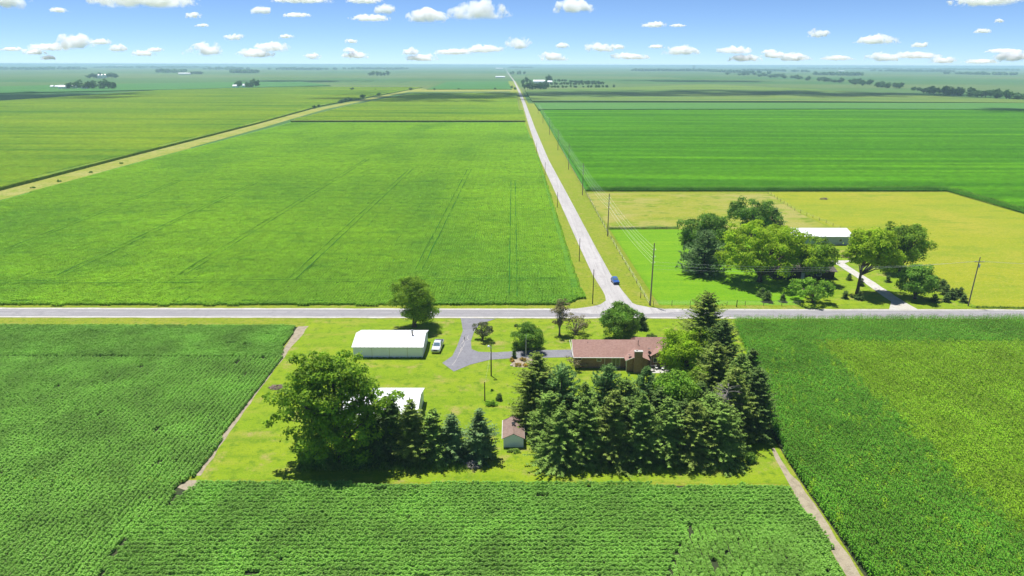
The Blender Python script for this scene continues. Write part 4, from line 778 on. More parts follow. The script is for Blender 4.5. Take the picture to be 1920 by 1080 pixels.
# long white barn
b1 = gable_shed('barn', -34.0, -19.15, 134.9, 144.4, 2.55, 3.75, 'white_wall', 'white_roof', 'long white metal barn beside the parked pickup', seams=(4.0, 7.75, 11.6))
m = MB().tube([(12.2, 4.1, 3.4), (12.2, 4.1, 4.75)], .16, 10); fl = m.build('flue', M['rust'], b1); MB().tube([(12.2, 4.1, 4.7), (12.2, 4.1, 4.86), (12.2, 4.1, 5.0)], [.26, .22, .06], 10).build('flue_cap', M['metal'], fl)
MB().box(14.86, 14.90, 3.2, 6.2, .02, 2.3).build('sliding_door', M['trim'], b1)
# second white barn behind the conifers
b2 = gable_shed('barn', -29.6, -16.5, 105.4, 115.2, 2.55, 3.75, 'white_wall', 'white_roof', 'white metal barn half hidden behind the huge tree and conifers', seams=(4.4, 8.8))
MB().box(13.11, 13.15, 3.4, 6.6, .02, 2.3).build('sliding_door', M['trim'], b2)
# small shed
s1 = gable_shed('shed', -1.35, 1.95, 98.9, 104.6, 1.75, 2.55, 'white_wall', 'brown_shingle', 'small white shed with brown shingle roof beside the grove', over=.22, cat='shed', along='y')
cu = MB().box(1.42, 1.88, 2.6, 3.06, 2.4, 2.95).build('cupola', M['rust'], s1); MB().add([(1.34, 2.52, 2.951), (1.96, 2.52, 2.951), (1.96, 3.14, 2.951), (1.34, 3.14, 2.951), (1.65, 2.83, 3.2)], [(0, 1, 4), (1, 2, 4), (2, 3, 4), (3, 0, 4), (3, 2, 1, 0)]).build('cupola_roof', M['black'], cu)
MB().box(1.0, 2.2, 5.701, 5.74, .02, 1.6).build('door', M['trim'], s1)
for x in (-.235, 3.465): MB().box(x - .03, x + .03, -.2, 5.9, 1.66, 1.78).build('gutter', M['trim'], s1)
# brick house (origin at the front wall's left end)
hs = empty('brick_house', (13.2, 130.0, 0), 0, 'long brown brick ranch house with pinkish red shingle roof and chimney', 'house')
E_, RA, RB = 2.75, 4.55, 4.85
MB().extx([(0, 0), (8.6, 0), (8.6, E_), (4.3, RA - .05), (0, E_)], 0, 13).build('wall', M['brick'], hs)
MB().extx([(1.2, 0), (9.6, 0), (9.6, E_), (5.0, RB - .06), (1.2, E_)], 13.002, 19.4).build('wall', M['brick'], hs)
MB().extr([(10.4, 0), (14.6, 0), (14.6, E_), (12.5, 3.65), (10.4, E_)], -1.75, 2.4).build('wall', M['brick'], hs)
MB().extr([(15.9, 0), (19.38, 0), (19.38, E_), (17.64, 3.75), (15.9, E_)], .5, 3.0).build('wall', M['brick'], hs)
rr = M['red_shingle']; s = (RA - E_) / 4.3; k = .12
def slope(q): return plane_part('roof_slope', q, .11, rr, hs)
slope([(-.5, -.5, E_ - s * .5 + k), (13.0, -.5, E_ - s * .5 + k), (13.0, 4.3, RA + k), (-.5, 4.3, RA + k)])
slope([(-.5, 9.1, E_ - s * .5 + k), (13.0, 9.1, E_ - s * .5 + k), (13.0, 4.302, RA + k), (-.5, 4.302, RA + k)])
s2 = (RB - E_) / 4.0
slope([(13.004, .8, E_ - .2 + k), (19.9, .8, E_ - .2 + k), (19.9, 5.0, RB + k), (13.004, 5.0, RB + k)])
slope([(13.004, 10.1, E_ - .25 + k), (19.9, 10.1, E_ - .25 + k), (19.9, 5.002, RB + k), (13.004, 5.002, RB + k)])
for (xa, xb) in ((9.95, 12.5), (15.05, 12.502)):
    z0 = E_ - .17 + k + .012; slope([(xa, -2.15, z0), (xa, 3.4, z0), (xb, 3.4, 3.68 + k), (xb, -2.15, 3.68 + k)])
for (xa, xb) in ((15.5, 17.64), (19.82, 17.642)):
    z0 = E_ - .2 + k + .016; slope([(xa, .1, z0), (xa, 4.0, z0), (xb, 4.0, 3.80 + k), (xb, .1, 3.80 + k)])
ch = MB().box(11.75, 13.35, -2.5, -1.752, 0, 4.7).build('chimney', M['brick'], hs); MB().box(11.68, 13.42, -2.57, -1.69, 4.7, 4.84).build('chimney_cap', M['concrete'], ch); MB().tube([(12.2, -2.1, 4.8), (12.2, -2.1, 5.1)], .13, 8).build('flue', M['rust'], ch)
window(hs, 4.4, 1.55, .95, .75); window(hs, 7.5, .45, 1.75, 1.95, panes=2, name='patio_window'); MB().box(7.4, 9.3, -.28, -.005, .1, .28).build('sill_step', M['concrete'], hs)
window(hs, -1.1, .9, .7, 1.1, y=10.4, face='x') if False else None
m = MB().box(10.34, 10.398, -1.2, -1.0, 1.0, 2.1).box(10.34, 10.398, -.6, -.4, 1.0, 2.1).box(10.34, 10.398, -1.0, -.6, 1.0, 1.12).box(10.34, 10.398, -1.0, -.6, 1.98, 2.1)
wf = m.build('window', M['trim'], hs); MB().box(10.36, 10.399, -.998, -.602, 1.122, 1.978).build('pane', M['glass'], wf)
window(hs, 16.2, 1.1, .9, 1.1, y=.5)
gu = MB().box(-.5, 9.93, -.62, -.505, E_ - .24, E_ - .1).build('gutter', M['trim'], hs)
MB().box(-.56, -.503, -.5, 9.1, E_ - .32, E_ - .14).add([(-.56, -.5, E_ - .3), (-.56, 4.3, RA - .06), (-.56, 4.3, RA + .1), (-.56, -.5, E_ - .1), (-.505, -.5, E_ - .3), (-.505, 4.3, RA - .06), (-.505, 4.3, RA + .1), (-.505, -.5, E_ - .1)], [(0, 1, 2, 3), (7, 6, 5, 4), (0, 4, 5, 1), (3, 2, 6, 7)]).build('gable_trim', M['trim'], hs)
for x, y in ((6.05, -.09), (10.30, -1.84), (15.75, .40)): MB().tube([(x, y, .05), (x, y, E_ - .1)], .055, 6).build('downspout', M['trim'], hs)
for (xa, za), (xb, zb) in (((9.95, E_ - .1), (12.5, 3.76)),):
    MB().add([(xa, -2.2, za - .14), (xb, -2.2, zb - .14), (xb, -2.2, zb + .02), (xa, -2.2, za + .02), (xa, -2.156, za - .14), (xb, -2.156, zb - .14), (xb, -2.156, zb + .02), (xa, -2.156, za + .02)], [(0, 1, 2, 3), (7, 6, 5, 4), (3, 2, 6, 7), (0, 4, 5, 1), (1, 5, 6, 2), (0, 3, 7, 4)]).build('rake_board', M['trim'], hs)
for (xa, za), (xb, zb) in (((15.5, E_ - .1), (17.64, 3.90)), ((19.82, E_ - .1), (17.64, 3.90))):
    MB().add([(xa, .05, za - .14), (xb, .05, zb - .14), (xb, .05, zb + .0), (xa, .05, za + .0), (xa, .094, za - .14), (xb, .094, zb - .14), (xb, .094, zb + .0), (xa, .094, za + .0)], [(0, 1, 2, 3), (7, 6, 5, 4), (3, 2, 6, 7), (0, 4, 5, 1), (1, 5, 6, 2), (0, 3, 7, 4)]).build('rake_board', M['dark_shingle'], hs)
def dish(x, y, z):
    m = MB(); m.tube([(x, y, z - .3), (x, y, z + .25)], .035, 6); p = m.build('satellite_dish', M['metal'], hs)
    b = MB(); n = Vector((.15, .25, .95)).normalized(); a = n.orthogonal().normalized(); c = n.cross(a); o = Vector((x, y, z + .28)); rings = []
    for r, dz in ((.05, 0), (.22, .03), (.38, .09)): rings.append([o + n * dz + (a * math.cos(t) + c * math.sin(t)) * r for t in [i * math.pi / 6 for i in range(12)]])
    vs = [q for rg in rings for q in rg]; fs = [tuple(range(11, -1, -1))] + [(i * 12 + j, i * 12 + (j + 1) % 12, (i + 1) * 12 + (j + 1) % 12, (i + 1) * 12 + j) for i in range(2) for j in range(12)]
    b.add(vs, fs).build('dish', M['dish'], p)
dish(10.9, -1.4, 3.35); dish(15.4, 1.5, 3.5)
MB().tube([(13.4, 3.2, 4.0), (13.4, 3.2, 4.85)], .06, 7).tube([(13.4, 3.2, 4.82), (13.5, 3.2, 4.9)], .08, 6).build('vent_pipe', M['black'], hs)
MB().tube([(2.8, 3.4, 4.1), (2.8, 3.4, 4.5)], .05, 6).build('vent_pipe', M['black'], hs)
sheet('patio', [(27.9, 127.6), (33.0, 127.6), (33.0, 131.6), (27.9, 131.6)], .06, 'gravel', 'small pale patio slab in the house recess', 'patio')
gr = empty('grill', (28.9, 128.6, .06), .2, 'dark grill on the patio beside the chimney', 'grill')
MB().box(-.5, .5, -.28, .28, .75, .95).build('firebox', M['black'], gr, bevel=.03); MB().extx([(-.27, 0.955), (.27, 0.955), (.2, 1.15), (0, 1.22), (-.2, 1.15)], -.45, .45).build('lid', M['black'], gr)
for x in (-.42, .42): MB().box(x - .04, x + .04, -.22, .22, 0, .75).build('leg', M['metal'], gr)
def chair(loc, rz, label):
    t = empty('patio_chair', loc, rz, label, 'chair', 'white chairs on the patio')
    MB().box(-.25, .25, -.25, .25, .4, .45).build('seat', M['trim'], t); MB().box(-.25, .25, .22, .27, .45, .95).build('backrest', M['trim'], t)
    for x in (-.22, .22):
        for y in (-.22, .22): MB().box(x - .02, x + .02, y - .02, y + .02, 0, .4).build('leg', M['trim'], t)
chair((29.9, 129.3, .06), .4, 'pale patio chair close to the grill'); chair((31.2, 129.0, .06), -.5, 'pale patio chair in front of the right brick gable')
# grey metal building of the right-hand farm
gb = gable_shed('metal_building', 97.3, 119.4, 232.8, 245.4, 3.1, 4.6, 'grey_wall', 'white_roof', 'long grey metal building with white roof behind the farm trees', over=.35, cat='building')
for x in (17.2, 20.9): window(gb, x, 1.2, 1.15, 1.05)
window(gb, 8.5, 1.2, 1.15, 1.05); MB().box(18.75, 19.75, -.05, -.003, .05, 2.1).build('door', M['grey_wall'], gb)
MB().box(-.02, 22.12, -.03, -.003, 0, .55).build('base_band', M['concrete'], gb)
# low dark house of the right-hand farm
dh = gable_shed('dark_house', 77.2, 95.0, 192.6, 201.6, 2.5, 3.9, 'dark_wall', 'dark_shingle', 'low dark ranch house hidden under the farm shade trees', over=.6, cat='house')
window(dh, 3, 1, 1.6, 1.1); window(dh, 12.5, 1, 1.4, 1.1); MB().box(8, 9, -.05, -.003, .05, 2.1).build('door', M['trim'], dh)
MB().box(5.4, 6.2, 5.4, 6.2, 3.3, 4.6).build('chimney', M['brick'], dh)
# flower bed
fb = [(-0.54,134.86), (3.50,136.02), (6.87,133.79), (5.59,130.01), (0.26,130.51)]
sheet('flower_bed', wobble(fb, .15, 1, 9), .05, 'soil', 'flower bed of bare soil at the edge of the driveway', 'bed')
for i, (p, ww, lb) in enumerate([((0.04,133.48), 14, 'orange flower clump at the left tip of the flower bed'), ((1.38,131.05), 18, 'orange flower clump along the front of the flower bed'), ((2.95,131.06), 18, 'orange flower clump at the front right of the flower bed'), ((2.43,133.77), 14, 'orange flower clump behind the middle of the flower bed')]):
    shrub('flower_clump', p, .9, ww * .14, 'flower', lb, 200 + i, leaf=.1, K=10, cat='flowers', group='flower clumps of the bed')
rk = MB().tube([(0, 0, -.05), (.02, 0, .15), (.05, .02, .34)], [.3, .33, .12], 7).build('boulder', M['stone'], None, (*(-0.07,131.04), .04)); tag(rk, 'pale boulder at the corner of the flower bed', 'rock')
broadleaf('pale_shrub', (13.70,130.06), 3.0, 4.6, 'bronze', 'pale wispy bush against the house wall', 205, tf=.1, K=22, leaf=.14, dens=.45, bark='bark_grey', cat='shrub')

# ------------------------------------------------------------------ vehicles
def wheel(parent, x, y, r=.37, w=.24):
    t = MB().tube([(x - w / 2, y, r), (x - w / 2 + .03, y, r), (x + w / 2 - .03, y, r), (x + w / 2, y, r)], [r * .9, r, r, r * .9], 20).build('wheel', M['tyre'], parent)
    MB().tube([(x - w / 2 - .012, y, r), (x + w / 2 + .012, y, r)], r * .6, 14).build('rim', M['chrome'], t)
def loft(sections):
    """cross-sections along y: (y, half widths and heights as list of (x, z) for the right half, bottom to top)"""
    m = MB(); k = None
    for y, pr in sections:
        ring = [(x, y, z) for x, z in pr] + [(-x, y, z) for x, z in reversed(pr)]; k = len(ring); m.v += ring
    n = len(sections)
    for i in range(n - 1):
        for j in range(k): m.f.append((i * k + j, i * k + (j + 1) % k, (i + 1) * k + (j + 1) % k, (i + 1) * k + j))
    m.f.append(tuple(range(k - 1, -1, -1))); m.f.append(tuple((n - 1) * k + j for j in range(k)))
    return m
pk = empty('pickup_truck', (-16.45, 139.9, .03), R(-4), 'silver pickup truck parked on the lawn beside the long white barn', 'pickup truck')
B = lambda y, wb, zb, zs, zt, wt: (y, [(wb, zb), (.97, zb + .12), (.99, zs), (wt, zt)])
bd = loft([B(-2.75, .72, .45, .72, .95, .78), B(-2.62, .80, .36, .78, 1.06, .84), B(-2.0, .88, .34, .82, 1.14, .88), B(-1.15, .9, .34, .9, 1.2, .9), B(1.0, .9, .34, .95, 1.22, .92)]).build('body', M['silver'], pk, smooth=False)
cb = loft([(-1.25, [(.86, 1.15), (.87, 1.2), (.86, 1.22)]), (-.45, [(.9, 1.15), (.84, 1.5), (.66, 1.76)]), (-.1, [(.9, 1.15), (.83, 1.55), (.68, 1.86)]), (.75, [(.9, 1.15), (.83, 1.55), (.68, 1.84)]), (.98, [(.9, 1.15), (.85, 1.4), (.72, 1.55)])]).build('cab', M['silver'], pk)
MB().add([(-.78, -1.21, 1.26), (.78, -1.21, 1.26), (.62, -.47, 1.735), (-.62, -.47, 1.735), (-.78, -1.235, 1.285), (.78, -1.235, 1.285), (.62, -.50, 1.765), (-.62, -.50, 1.765)], [(0, 1, 2, 3), (7, 6, 5, 4), (4, 5, 1, 0), (5, 6, 2, 1), (6, 7, 3, 2), (7, 4, 0, 3)]).build('windshield', M['dark_glass'], pk)
for sg in (-1, 1):
    v = [(sg * .885, -.75, 1.28), (sg * .885, .7, 1.28), (sg * .76, .62, 1.72), (sg * .76, -.32, 1.72)]; v2 = [(x + sg * .03, y, z) for x, y, z in v]
    MB().add(v + v2, [(0, 1, 2, 3), (7, 6, 5, 4), (4, 5, 1, 0), (5, 6, 2, 1), (6, 7, 3, 2), (7, 4, 0, 3)]).build('side_window', M['dark_glass'], pk)
    MB().box(sg * 1.0 - .1, sg * 1.0 + .1, -.95, -.8, 1.2, 1.38).build('mirror', M['black'], pk, bevel=.02)
    MB().box(sg * .62 - .16, sg * .62 + .16, -2.76, -2.60, .72, .9).build('headlight', M['head_lens'], pk, bevel=.02)
    MB().box(sg * .92 - .06, sg * .92 + .06, 2.72, 2.775, .8, 1.15).build('tail_light', M['red_lens'], pk)
    MB().box(min(sg * .93, sg * .99), max(sg * .93, sg * .99), 1.0, 2.7, .45, 1.24).build('bed_side', M['silver'], pk)
    for y in (-1.85, 1.75): wheel(pk, sg * .84, y)
MB().box(-.93, .93, 1.0, 2.7, .55, .7).build('bed_floor', M['black'], pk); MB().box(-.93, .93, 2.65, 2.72, .55, 1.24).build('tailgate', M['silver'], pk)
MB().box(-.45, .45, -2.79, -2.68, .62, .88).build('grille', M['black'], pk); MB().box(-.9, .9, -2.86, -2.70, .38, .58).build('bumper', M['chrome'], pk, bevel=.03); MB().box(-.9, .9, 2.72, 2.86, .42, .58).build('bumper', M['chrome'], pk, bevel=.03)
MB().box(-.6, .6, .86, .90, 1.56, 1.74).build('rear_window', M['dark_glass'], pk)
# blue car by the long road
bc = empty('blue_car', (*(29.77,188.27), .1), R(7), 'small blue car stopped on the right edge of the long road', 'car')
S_ = lambda y, a, b_, c, wt: (y, [(a, .3), (.84, .42), (.86, b_), (wt, c)])
loft([S_(-2.0, .66, .6, .78, .7), S_(-1.8, .76, .66, .88, .76), S_(-.9, .8, .72, .98, .78), S_(.9, .8, .76, 1.0, .78), S_(1.75, .78, .74, 1.0, .74), S_(1.95, .68, .66, .9, .66)]).build('body', M['blue'], bc)
loft([(-1.0, [(.76, .95), (.77, .98), (.76, .995)]), (-.25, [(.78, .95), (.72, 1.25), (.56, 1.46)]), (.9, [(.78, .95), (.72, 1.25), (.58, 1.5)]), (1.75, [(.74, .95), (.70, 1.1), (.56, 1.2)])]).build('cabin', M['blue'], bc)
MB().add([(-.68, -.99, 1.02), (.68, -.99, 1.02), (.52, -.30, 1.45), (-.52, -.30, 1.45), (-.68, -1.01, 1.05), (.68, -1.01, 1.05), (.52, -.32, 1.475), (-.52, -.32, 1.475)], [(0, 1, 2, 3), (7, 6, 5, 4), (4, 5, 1, 0), (5, 6, 2, 1), (6, 7, 3, 2), (7, 4, 0, 3)]).build('windshield', M['dark_glass'], bc)
for sg in (-1, 1):
    v = [(sg * .765, -.6, 1.03), (sg * .765, 1.4, 1.03), (sg * .65, 1.0, 1.4), (sg * .65, -.1, 1.4)]; v2 = [(x + sg * .025, y, z) for x, y, z in v]
    MB().add(v + v2, [(0, 1, 2, 3), (7, 6, 5, 4), (4, 5, 1, 0), (5, 6, 2, 1), (6, 7, 3, 2), (7, 4, 0, 3)]).build('side_window', M['dark_glass'], bc)
    MB().box(sg * .55 - .14, sg * .55 + .14, -2.0, -1.86, .62, .76).build('headlight', M['head_lens'], bc, bevel=.02)
    MB().box(sg * .6 - .12, sg * .6 + .12, 1.9, 1.975, .7, .85).build('tail_light', M['red_lens'], bc)
    for y in (-1.25, 1.25): wheel(bc, sg * .76, y, .32, .2)
MB().box(-.72, .72, -2.08, -1.93, .34, .5).build('bumper', M['black'], bc, bevel=.03)

bc.scale = (1, .95, 1.15)
# ------------------------------------------------------------------ poles, wires, fences
def pole(name, loc, h, label, arms=(), mat='pole', r=.15, tilt=(0, 0), group=None, arm_rz=0, cat='pole'):
    t = empty(name, (*loc, 0), arm_rz, label, cat, group)
    MB().tube([(0, 0, -.3), (tilt[0] * .5, tilt[1] * .5, h * .5), (tilt[0], tilt[1], h)], [r, r * .85, r * .65], 9).build('shaft', M[mat], t)
    for z, L in arms:
        q = z / h; a = MB().box(-L / 2 + tilt[0] * q, L / 2 + tilt[0] * q, -.2 + tilt[1] * q, -.08 + tilt[1] * q, z - .06, z + .06).build('crossarm', M['pole'], t)
        for x in (-L / 2 + .08, L / 2 - .08):
            MB().tube([(x + tilt[0] * q, -.14 + tilt[1] * q, z + .06), (x + tilt[0] * q, -.14 + tilt[1] * q, z + .22), (x + tilt[0] * q, -.14 + tilt[1] * q, z + .3)], [.05, .09, .03], 8).build('insulator', M['insul'], a)
    return t
def side_insulators(t, zs, d=.5):
    for z in zs:
        for s in (-1, 1): MB().tube([(s * .1, 0, z), (s * d * .6, 0, z + .05), (s * d, 0, z + .12)], [.04, .07, .05], 7).build('insulator', M['insul'], t)
T1, T2, T3 = (36.26,168.99), (35.12,245.19), (33.99,328.51); h1, h2, h3 = 16.9, 15.82, 15.5
p1 = pole('transmission_pole', T1, h1, 'tall grey transmission pole at the road junction corner', r=.2, group='transmission poles along the long road'); side_insulators(p1, (15.1, 13.2, 11.6))
p2 = pole('transmission_pole', T2, h2, 'transmission pole at the end of the pasture fence line', r=.2, group='transmission poles along the long road'); side_insulators(p2, (h2 - 1.6, h2 - 3.5, h2 - 5.1))
p3 = pole('transmission_pole', T3, h3, 'transmission pole at the near corner of the vivid corn field', r=.2, group='transmission poles along the long road'); side_insulators(p3, (h3 - 1.6, h3 - 3.5, h3 - 5.1))
far_t = [(33.89,413.46), (33.58,510.47), (33.26,627.19), (32.98,756.91), (32.87,899.32)]
for i, q in enumerate(far_t): pole('transmission_pole', q, 15.5, 'far transmission pole beside the left edge of the vivid corn field', r=.2, group='far transmission poles beside the corn')
def wire(a, b, sag, label, group, r=.02):
    a, b = Vector(a), Vector(b); n = 10; pts = []
    for i in range(n + 1):
        t = i / n; p = a.lerp(b, t); p.z -= sag * 4 * t * (1 - t); pts.append(p)
    return tag(MB().tube(pts, r, 4).build('power_line', M['wire'], None), label, 'wire', group)
chain = [(T1, h1), (T2, h2), (T3, h3)] + [(q, 15.5) for q in far_t]
for k in range(len(chain) - 1):
    (a, ha), (b, hb) = chain[k], chain[k + 1]
    for dz in (1.6, 3.5, 5.1):
        for s in (-.5, .5):
            wire((a[0] + s, a[1], ha - dz), (b[0] + s, b[1], hb - dz), 1.0, ('power line from the junction pole to the pasture pole', 'power line from the pasture pole to the corn corner pole')[k] if k < 2 else 'power line strung over the left edge of the vivid corn', 'transmission lines, span %d' % (min(k, 2) + 1))
# small service poles left of the long road
for q, yt, lb in (((21.27,170.14), 9.54, 'dark thin pole at the left corner of the junction'), ((21.57,211.32), 7.57, 'thin pole left of the long road, second from the junction'), ((19.97,298.43), 6.88, 'thin pole left of the long road, third from the junction'), ((18.61,388.32), 7.81, 'thin pole left of the long road, fourth from the junction'), ((17.30,494.15), 7.13, 'thin pole left of the long road, farthest one')):
    pole('service_pole', q, yt, lb, r=.13, mat='pole_dark')
pole('service_pole', (54.90,210.99), 7.21, 'thin pole in the paddock left of the dark pine', r=.13, mat='pole_dark')
p5 = pole('utility_pole', (119.78,169.18), 13.4, 'leaning wooden utility pole with white crossarm right of the spruce row', arms=((12.1, 2.4),), r=.17, tilt=(.35, 0)); MB().tube([(.55, -.1, 10.6), (.55, -.1, 11.5)], .2, 10).build('transformer', M['insul'], p5)
yl = pole('yard_light', (-4.17,126.11), 6.90, 'dark yard pole with lamp between driveway and shed', r=.14, mat='pole_dark', cat='lamp post'); zt = 6.90
MB().tube([(0, 0, zt - .35), (-.45, -.1, zt - .2)], .03, 6).build('bracket', M['metal'], yl); MB().tube([(-.45, -.1, zt - .42), (-.45, -.1, zt - .28), (-.45, -.1, zt - .1)], [.26, .24, .08], 12).build('lamp_head', M['lamp_glass'], yl)
MB().box(-.13, .13, -.28, -.13, zt - 1.0, zt - .4).build('meter_box', M['metal'], yl)
pole('yard_pole', (-5.05,115.25), 3.97, 'short dark pole standing by the leafy patch', r=.12, mat='pole_dark')
fp = pole('flagpole', (3.01,134.61), 5.6, 'thin white flagpole beside the flower bed', r=.075, mat='trim'); MB().tube([(0, 0, 5.58), (0, 0, 5.66), (0, 0, 5.74)], [.03, .07, .02], 8).build('finial', M['chrome'], fp)
pole('marker_post', (34.81,175.01), 1.7, 'short dark post in the verge left of the junction pole', r=.1, mat='pole_dark', cat='post')
U = Vector((*(119.78,169.18), 0)); Jn = Vector((*T1, 0))
for s in (-1.1, 0, 1.1): wire((Jn.x, Jn.y + s * .3, 11 + s * .8), (U.x + .3 + s, U.y - .1, 12.3), 1.6, 'power line crossing the farm trees to the leaning pole', 'power lines across the farm', .016)
for s in (-1.1, 1.1): wire((U.x + .3 + s, U.y - .1, 12.3), (U.x + 60 + s, U.y + 1, 12.5), 1.2, 'power line leaving the leaning pole to the right', 'power lines leaving to the right')
wire((*(-4.17,126.11), 5.9), (*(-5.05,115.25), 3.6), .2, 'thin wire between the two yard poles', 'yard wire', .006)
def fence(pts, gap, h, label, wires=3, r=.07, seed=0):
    rnd = random.Random(seed); t = empty('fence', (*pts[0], 0), 0, label, 'fence'); o = Vector((*pts[0], 0)); P_ = []
    for a, b in zip(pts[:-1], pts[1:]):
        a, b = Vector((*a, 0)), Vector((*b, 0)); k = max(1, int((b - a).length / gap)); P_ += [a.lerp(b, i / k) - o for i in range(k)]
    P_.append(Vector((*pts[-1], 0)) - o)
    me = MB().tube([(0, 0, -.2), (0, 0, h * .6), (0, 0, h)], [r, r, r * .85], 6).mesh('post', M['post'])
    for p in P_:
        q = link('post', me, t, p); q.rotation_euler = (rnd.gauss(0, .03), rnd.gauss(0, .03), rnd.uniform(0, 6)); q.scale = (1, 1, rnd.uniform(.85, 1.1))
    for i in range(wires):
        z = h * (.35 + .55 * i / max(1, wires - 1)); MB().tube([p + Vector((0, 0, z)) for p in P_], .012, 3).build('fence_wire', M['wire'], t)
    return t
fence([(37.10,169.00), (75.61,169.07)], 4.5, 1.4, 'wire fence along the road in front of the paddock', seed=1)
fence([(36.06,169.41), (35.95,200.69), (35.74,246.86), (36.20,329.97)], 6, 1.4, 'wire fence running beside the long road to the pasture', seed=2)
fence([(37.21,256.37), (63.90,256.65)], 4, 1.3, 'weedy fence between the green paddock and the tan pasture', seed=3)
fence([(125.86,334.08), (122.73,292.69), (126.32,257.32)], 5, 1.4, 'wire fence between tan pasture and hay field', seed=4)
fence([(36.13,334.32), (36.28,427.13), (37.13,553.33), (38.40,750.05)], 9, 1.4, 'wire fence along the vivid corn field beside the road', seed=5)
def wpost(q, h, label): pole('gate_post', q, h, label, r=.13, mat='pole_dark', cat='post')
wpost((58.59,167.91), 2.0, 'stout dark post at the road edge right of the tall spruce')

# ------------------------------------------------------------------ far farmsteads and tree lines
PROTO = []
def far_tree(loc, h, w, label, group, name='far_tree', v=0):
    v = v % 4
    while len(PROTO) <= v: PROTO.append(None)
    if PROTO[v] is None:
        t = broadleaf(name, loc, 16, (13, 11, 15, 9)[v], 'far_leaf', label, 300 + v, tf=(.12, .15, .1, .05)[v], K=26, leaf=.9, rc=(.15, .22), group=group); PROTO[v] = t
    else:
        t = copy_tree(PROTO[v]); t.name = name; t.location = (*loc, 0); tag(t, label, 'tree', group)
    t.scale = (w / (13, 11, 15, 9)[v],) * 2 + (h / 16,); t.rotation_euler = (0, 0, (loc[0] * 1.7 + loc[1]) % 6.28)
    return t
def far_barn(q, w, d, eave, ridge, label, rz=0, roof='far_white', wall='far_white', group=None):
    return gable_shed('far_barn', q[0] - w / 2, q[0] + w / 2, q[1], q[1] + d, eave, ridge, wall, roof, label, .3, group=group, rz=rz)
def bin_(q, r, h, label):
    t = empty('grain_bin', (*q, 0), 0, label, 'grain bin', 'grain bins of the far left farm')
    MB().tube([(0, 0, -.2), (0, 0, h)], r, 16).build('wall', M['far_white'], t); MB().tube([(0, 0, h + .01), (0, 0, h + r * .35), (0, 0, h + r * .6)], [r * 1.03, r * .45, .15], 16).build('roof', M['metal'], t)
rnd = random.Random(77)
gA = 'trees of the nearer left farmstead'
for i, (q, h, w) in enumerate([((-1106.61,1762.39), 15, 14), ((-1085.11,1744.63), 17, 16), ((-1083.81,1764.03), 18, 16), ((-1096.67,1802.99), 22, 17), ((-1049.95,1747.14), 16, 18), ((-1039.88,1747.85), 20, 18), ((-1040.62,1767.14), 21, 20), ((-1012.16,1749.83), 19, 18), ((-1015.15,1768.98), 26, 18), ((-994.49,1751.09), 21, 20), ((-984.38,1751.81), 18, 18)]):
    far_tree(q, h, w, 'dark tree of the nearer farmstead on the far left', gA, v=i)
far_barn((-1101.63,1739.64), 20, 14, 6, 10, 'long white barn at the left of the nearer left farmstead'); far_barn((-1084.33,1756.22), 11, 9, 5, 9, 'white farmhouse among the trees of the nearer left farmstead'); far_barn((-1050.28,1743.30), 13, 9, 5, 8, 'pale shed at the middle of the nearer left farmstead')
far_barn((-1185.37,1829.55), 8, 8, 4, 7, 'tiny white shed farthest left of the nearer left farmstead'); far_barn((-1173.59,1830.44), 9, 8, 4, 7, 'tiny white shed just left of the long white far barn')
gB = 'trees of the grain bin farm on the far left'
for i, x in enumerate([(-1811.48,3059.13), (-1794.48,3061.31), (-1814.58,3119.83), (-1904.94,3306.02), (-1802.34,3185.03), (-1753.79,3127.78), (-1738.54,3129.77)]): far_tree(x, 17 + (i * 5) % 9, 26, 'tree of the grain bin farm on the far left', gB, v=i)
for q, lb in (((-1773.18,3064.04), 'left white grain bin on the far left'), ((-1760.39,3065.68), 'middle white grain bin on the far left'), ((-1779.88,3124.36), 'right white grain bin on the far left')): bin_(q, 6, 14, lb)
gC = 'trees of the small far farm left of centre'
for i, (q, h, w) in enumerate([((-732.57,1894.04), 15, 13), ((-725.67,1894.57), 19, 15), ((-706.33,1896.04), 15, 14), ((-696.65,1896.78), 19, 16), ((-691.99,1919.58), 24, 17), ((-686.39,1920.01), 20, 12)]): far_tree(q, h, w, 'tree of the small farm left of centre', gC, v=i)
far_barn((-734.51,1880.69), 11, 8, 5, 8, 'white house left of the small farm trees'); far_barn((-714.40,1891.00), 8, 8, 6, 10, 'white barn between the small farm trees')
gD = 'trees of the farm with the long white shed'
for i, q in enumerate([(-1932.31,4306.39), (-1917.45,4309.08), (-1902.57,4311.77), (-1887.68,4314.47), (-1875.75,4316.63)]): far_tree(q, 18, 26, 'tree right of the long white shed on the far left', gD, v=i)
far_barn((-1944.20,4234.10), 70, 18, 6, 10, 'long white shed before the horizon on the left')
gG = 'small copse near the horizon left of the road'
for i, q in enumerate([(-771.39,3874.43), (-754.56,3877.04), (-732.08,3880.53), (-715.20,3883.16), (-695.48,3886.22), (-678.54,3888.85)]): far_tree(q, 20 + (i * 7) % 9, 24, 'tree of the small copse left of the far road', gG, v=i)
far_barn((-58.56,3417.57), 46, 12, 5, 8, 'long low white building left of the far road'); far_barn((-180.26,9697.01), 100, 20, 12, 18, 'white building near the horizon left of the road')
gO = 'trees right of the far road near the horizon'
for i, q in enumerate([(-10.05,4529.30), (3.45,4531.68), (33.89,4537.04), (47.44,4539.42), (74.58,4544.20)]): far_tree(q, 18 + (i * 5) % 8, 16, 'tree right of the long road near the horizon', gO, v=i)
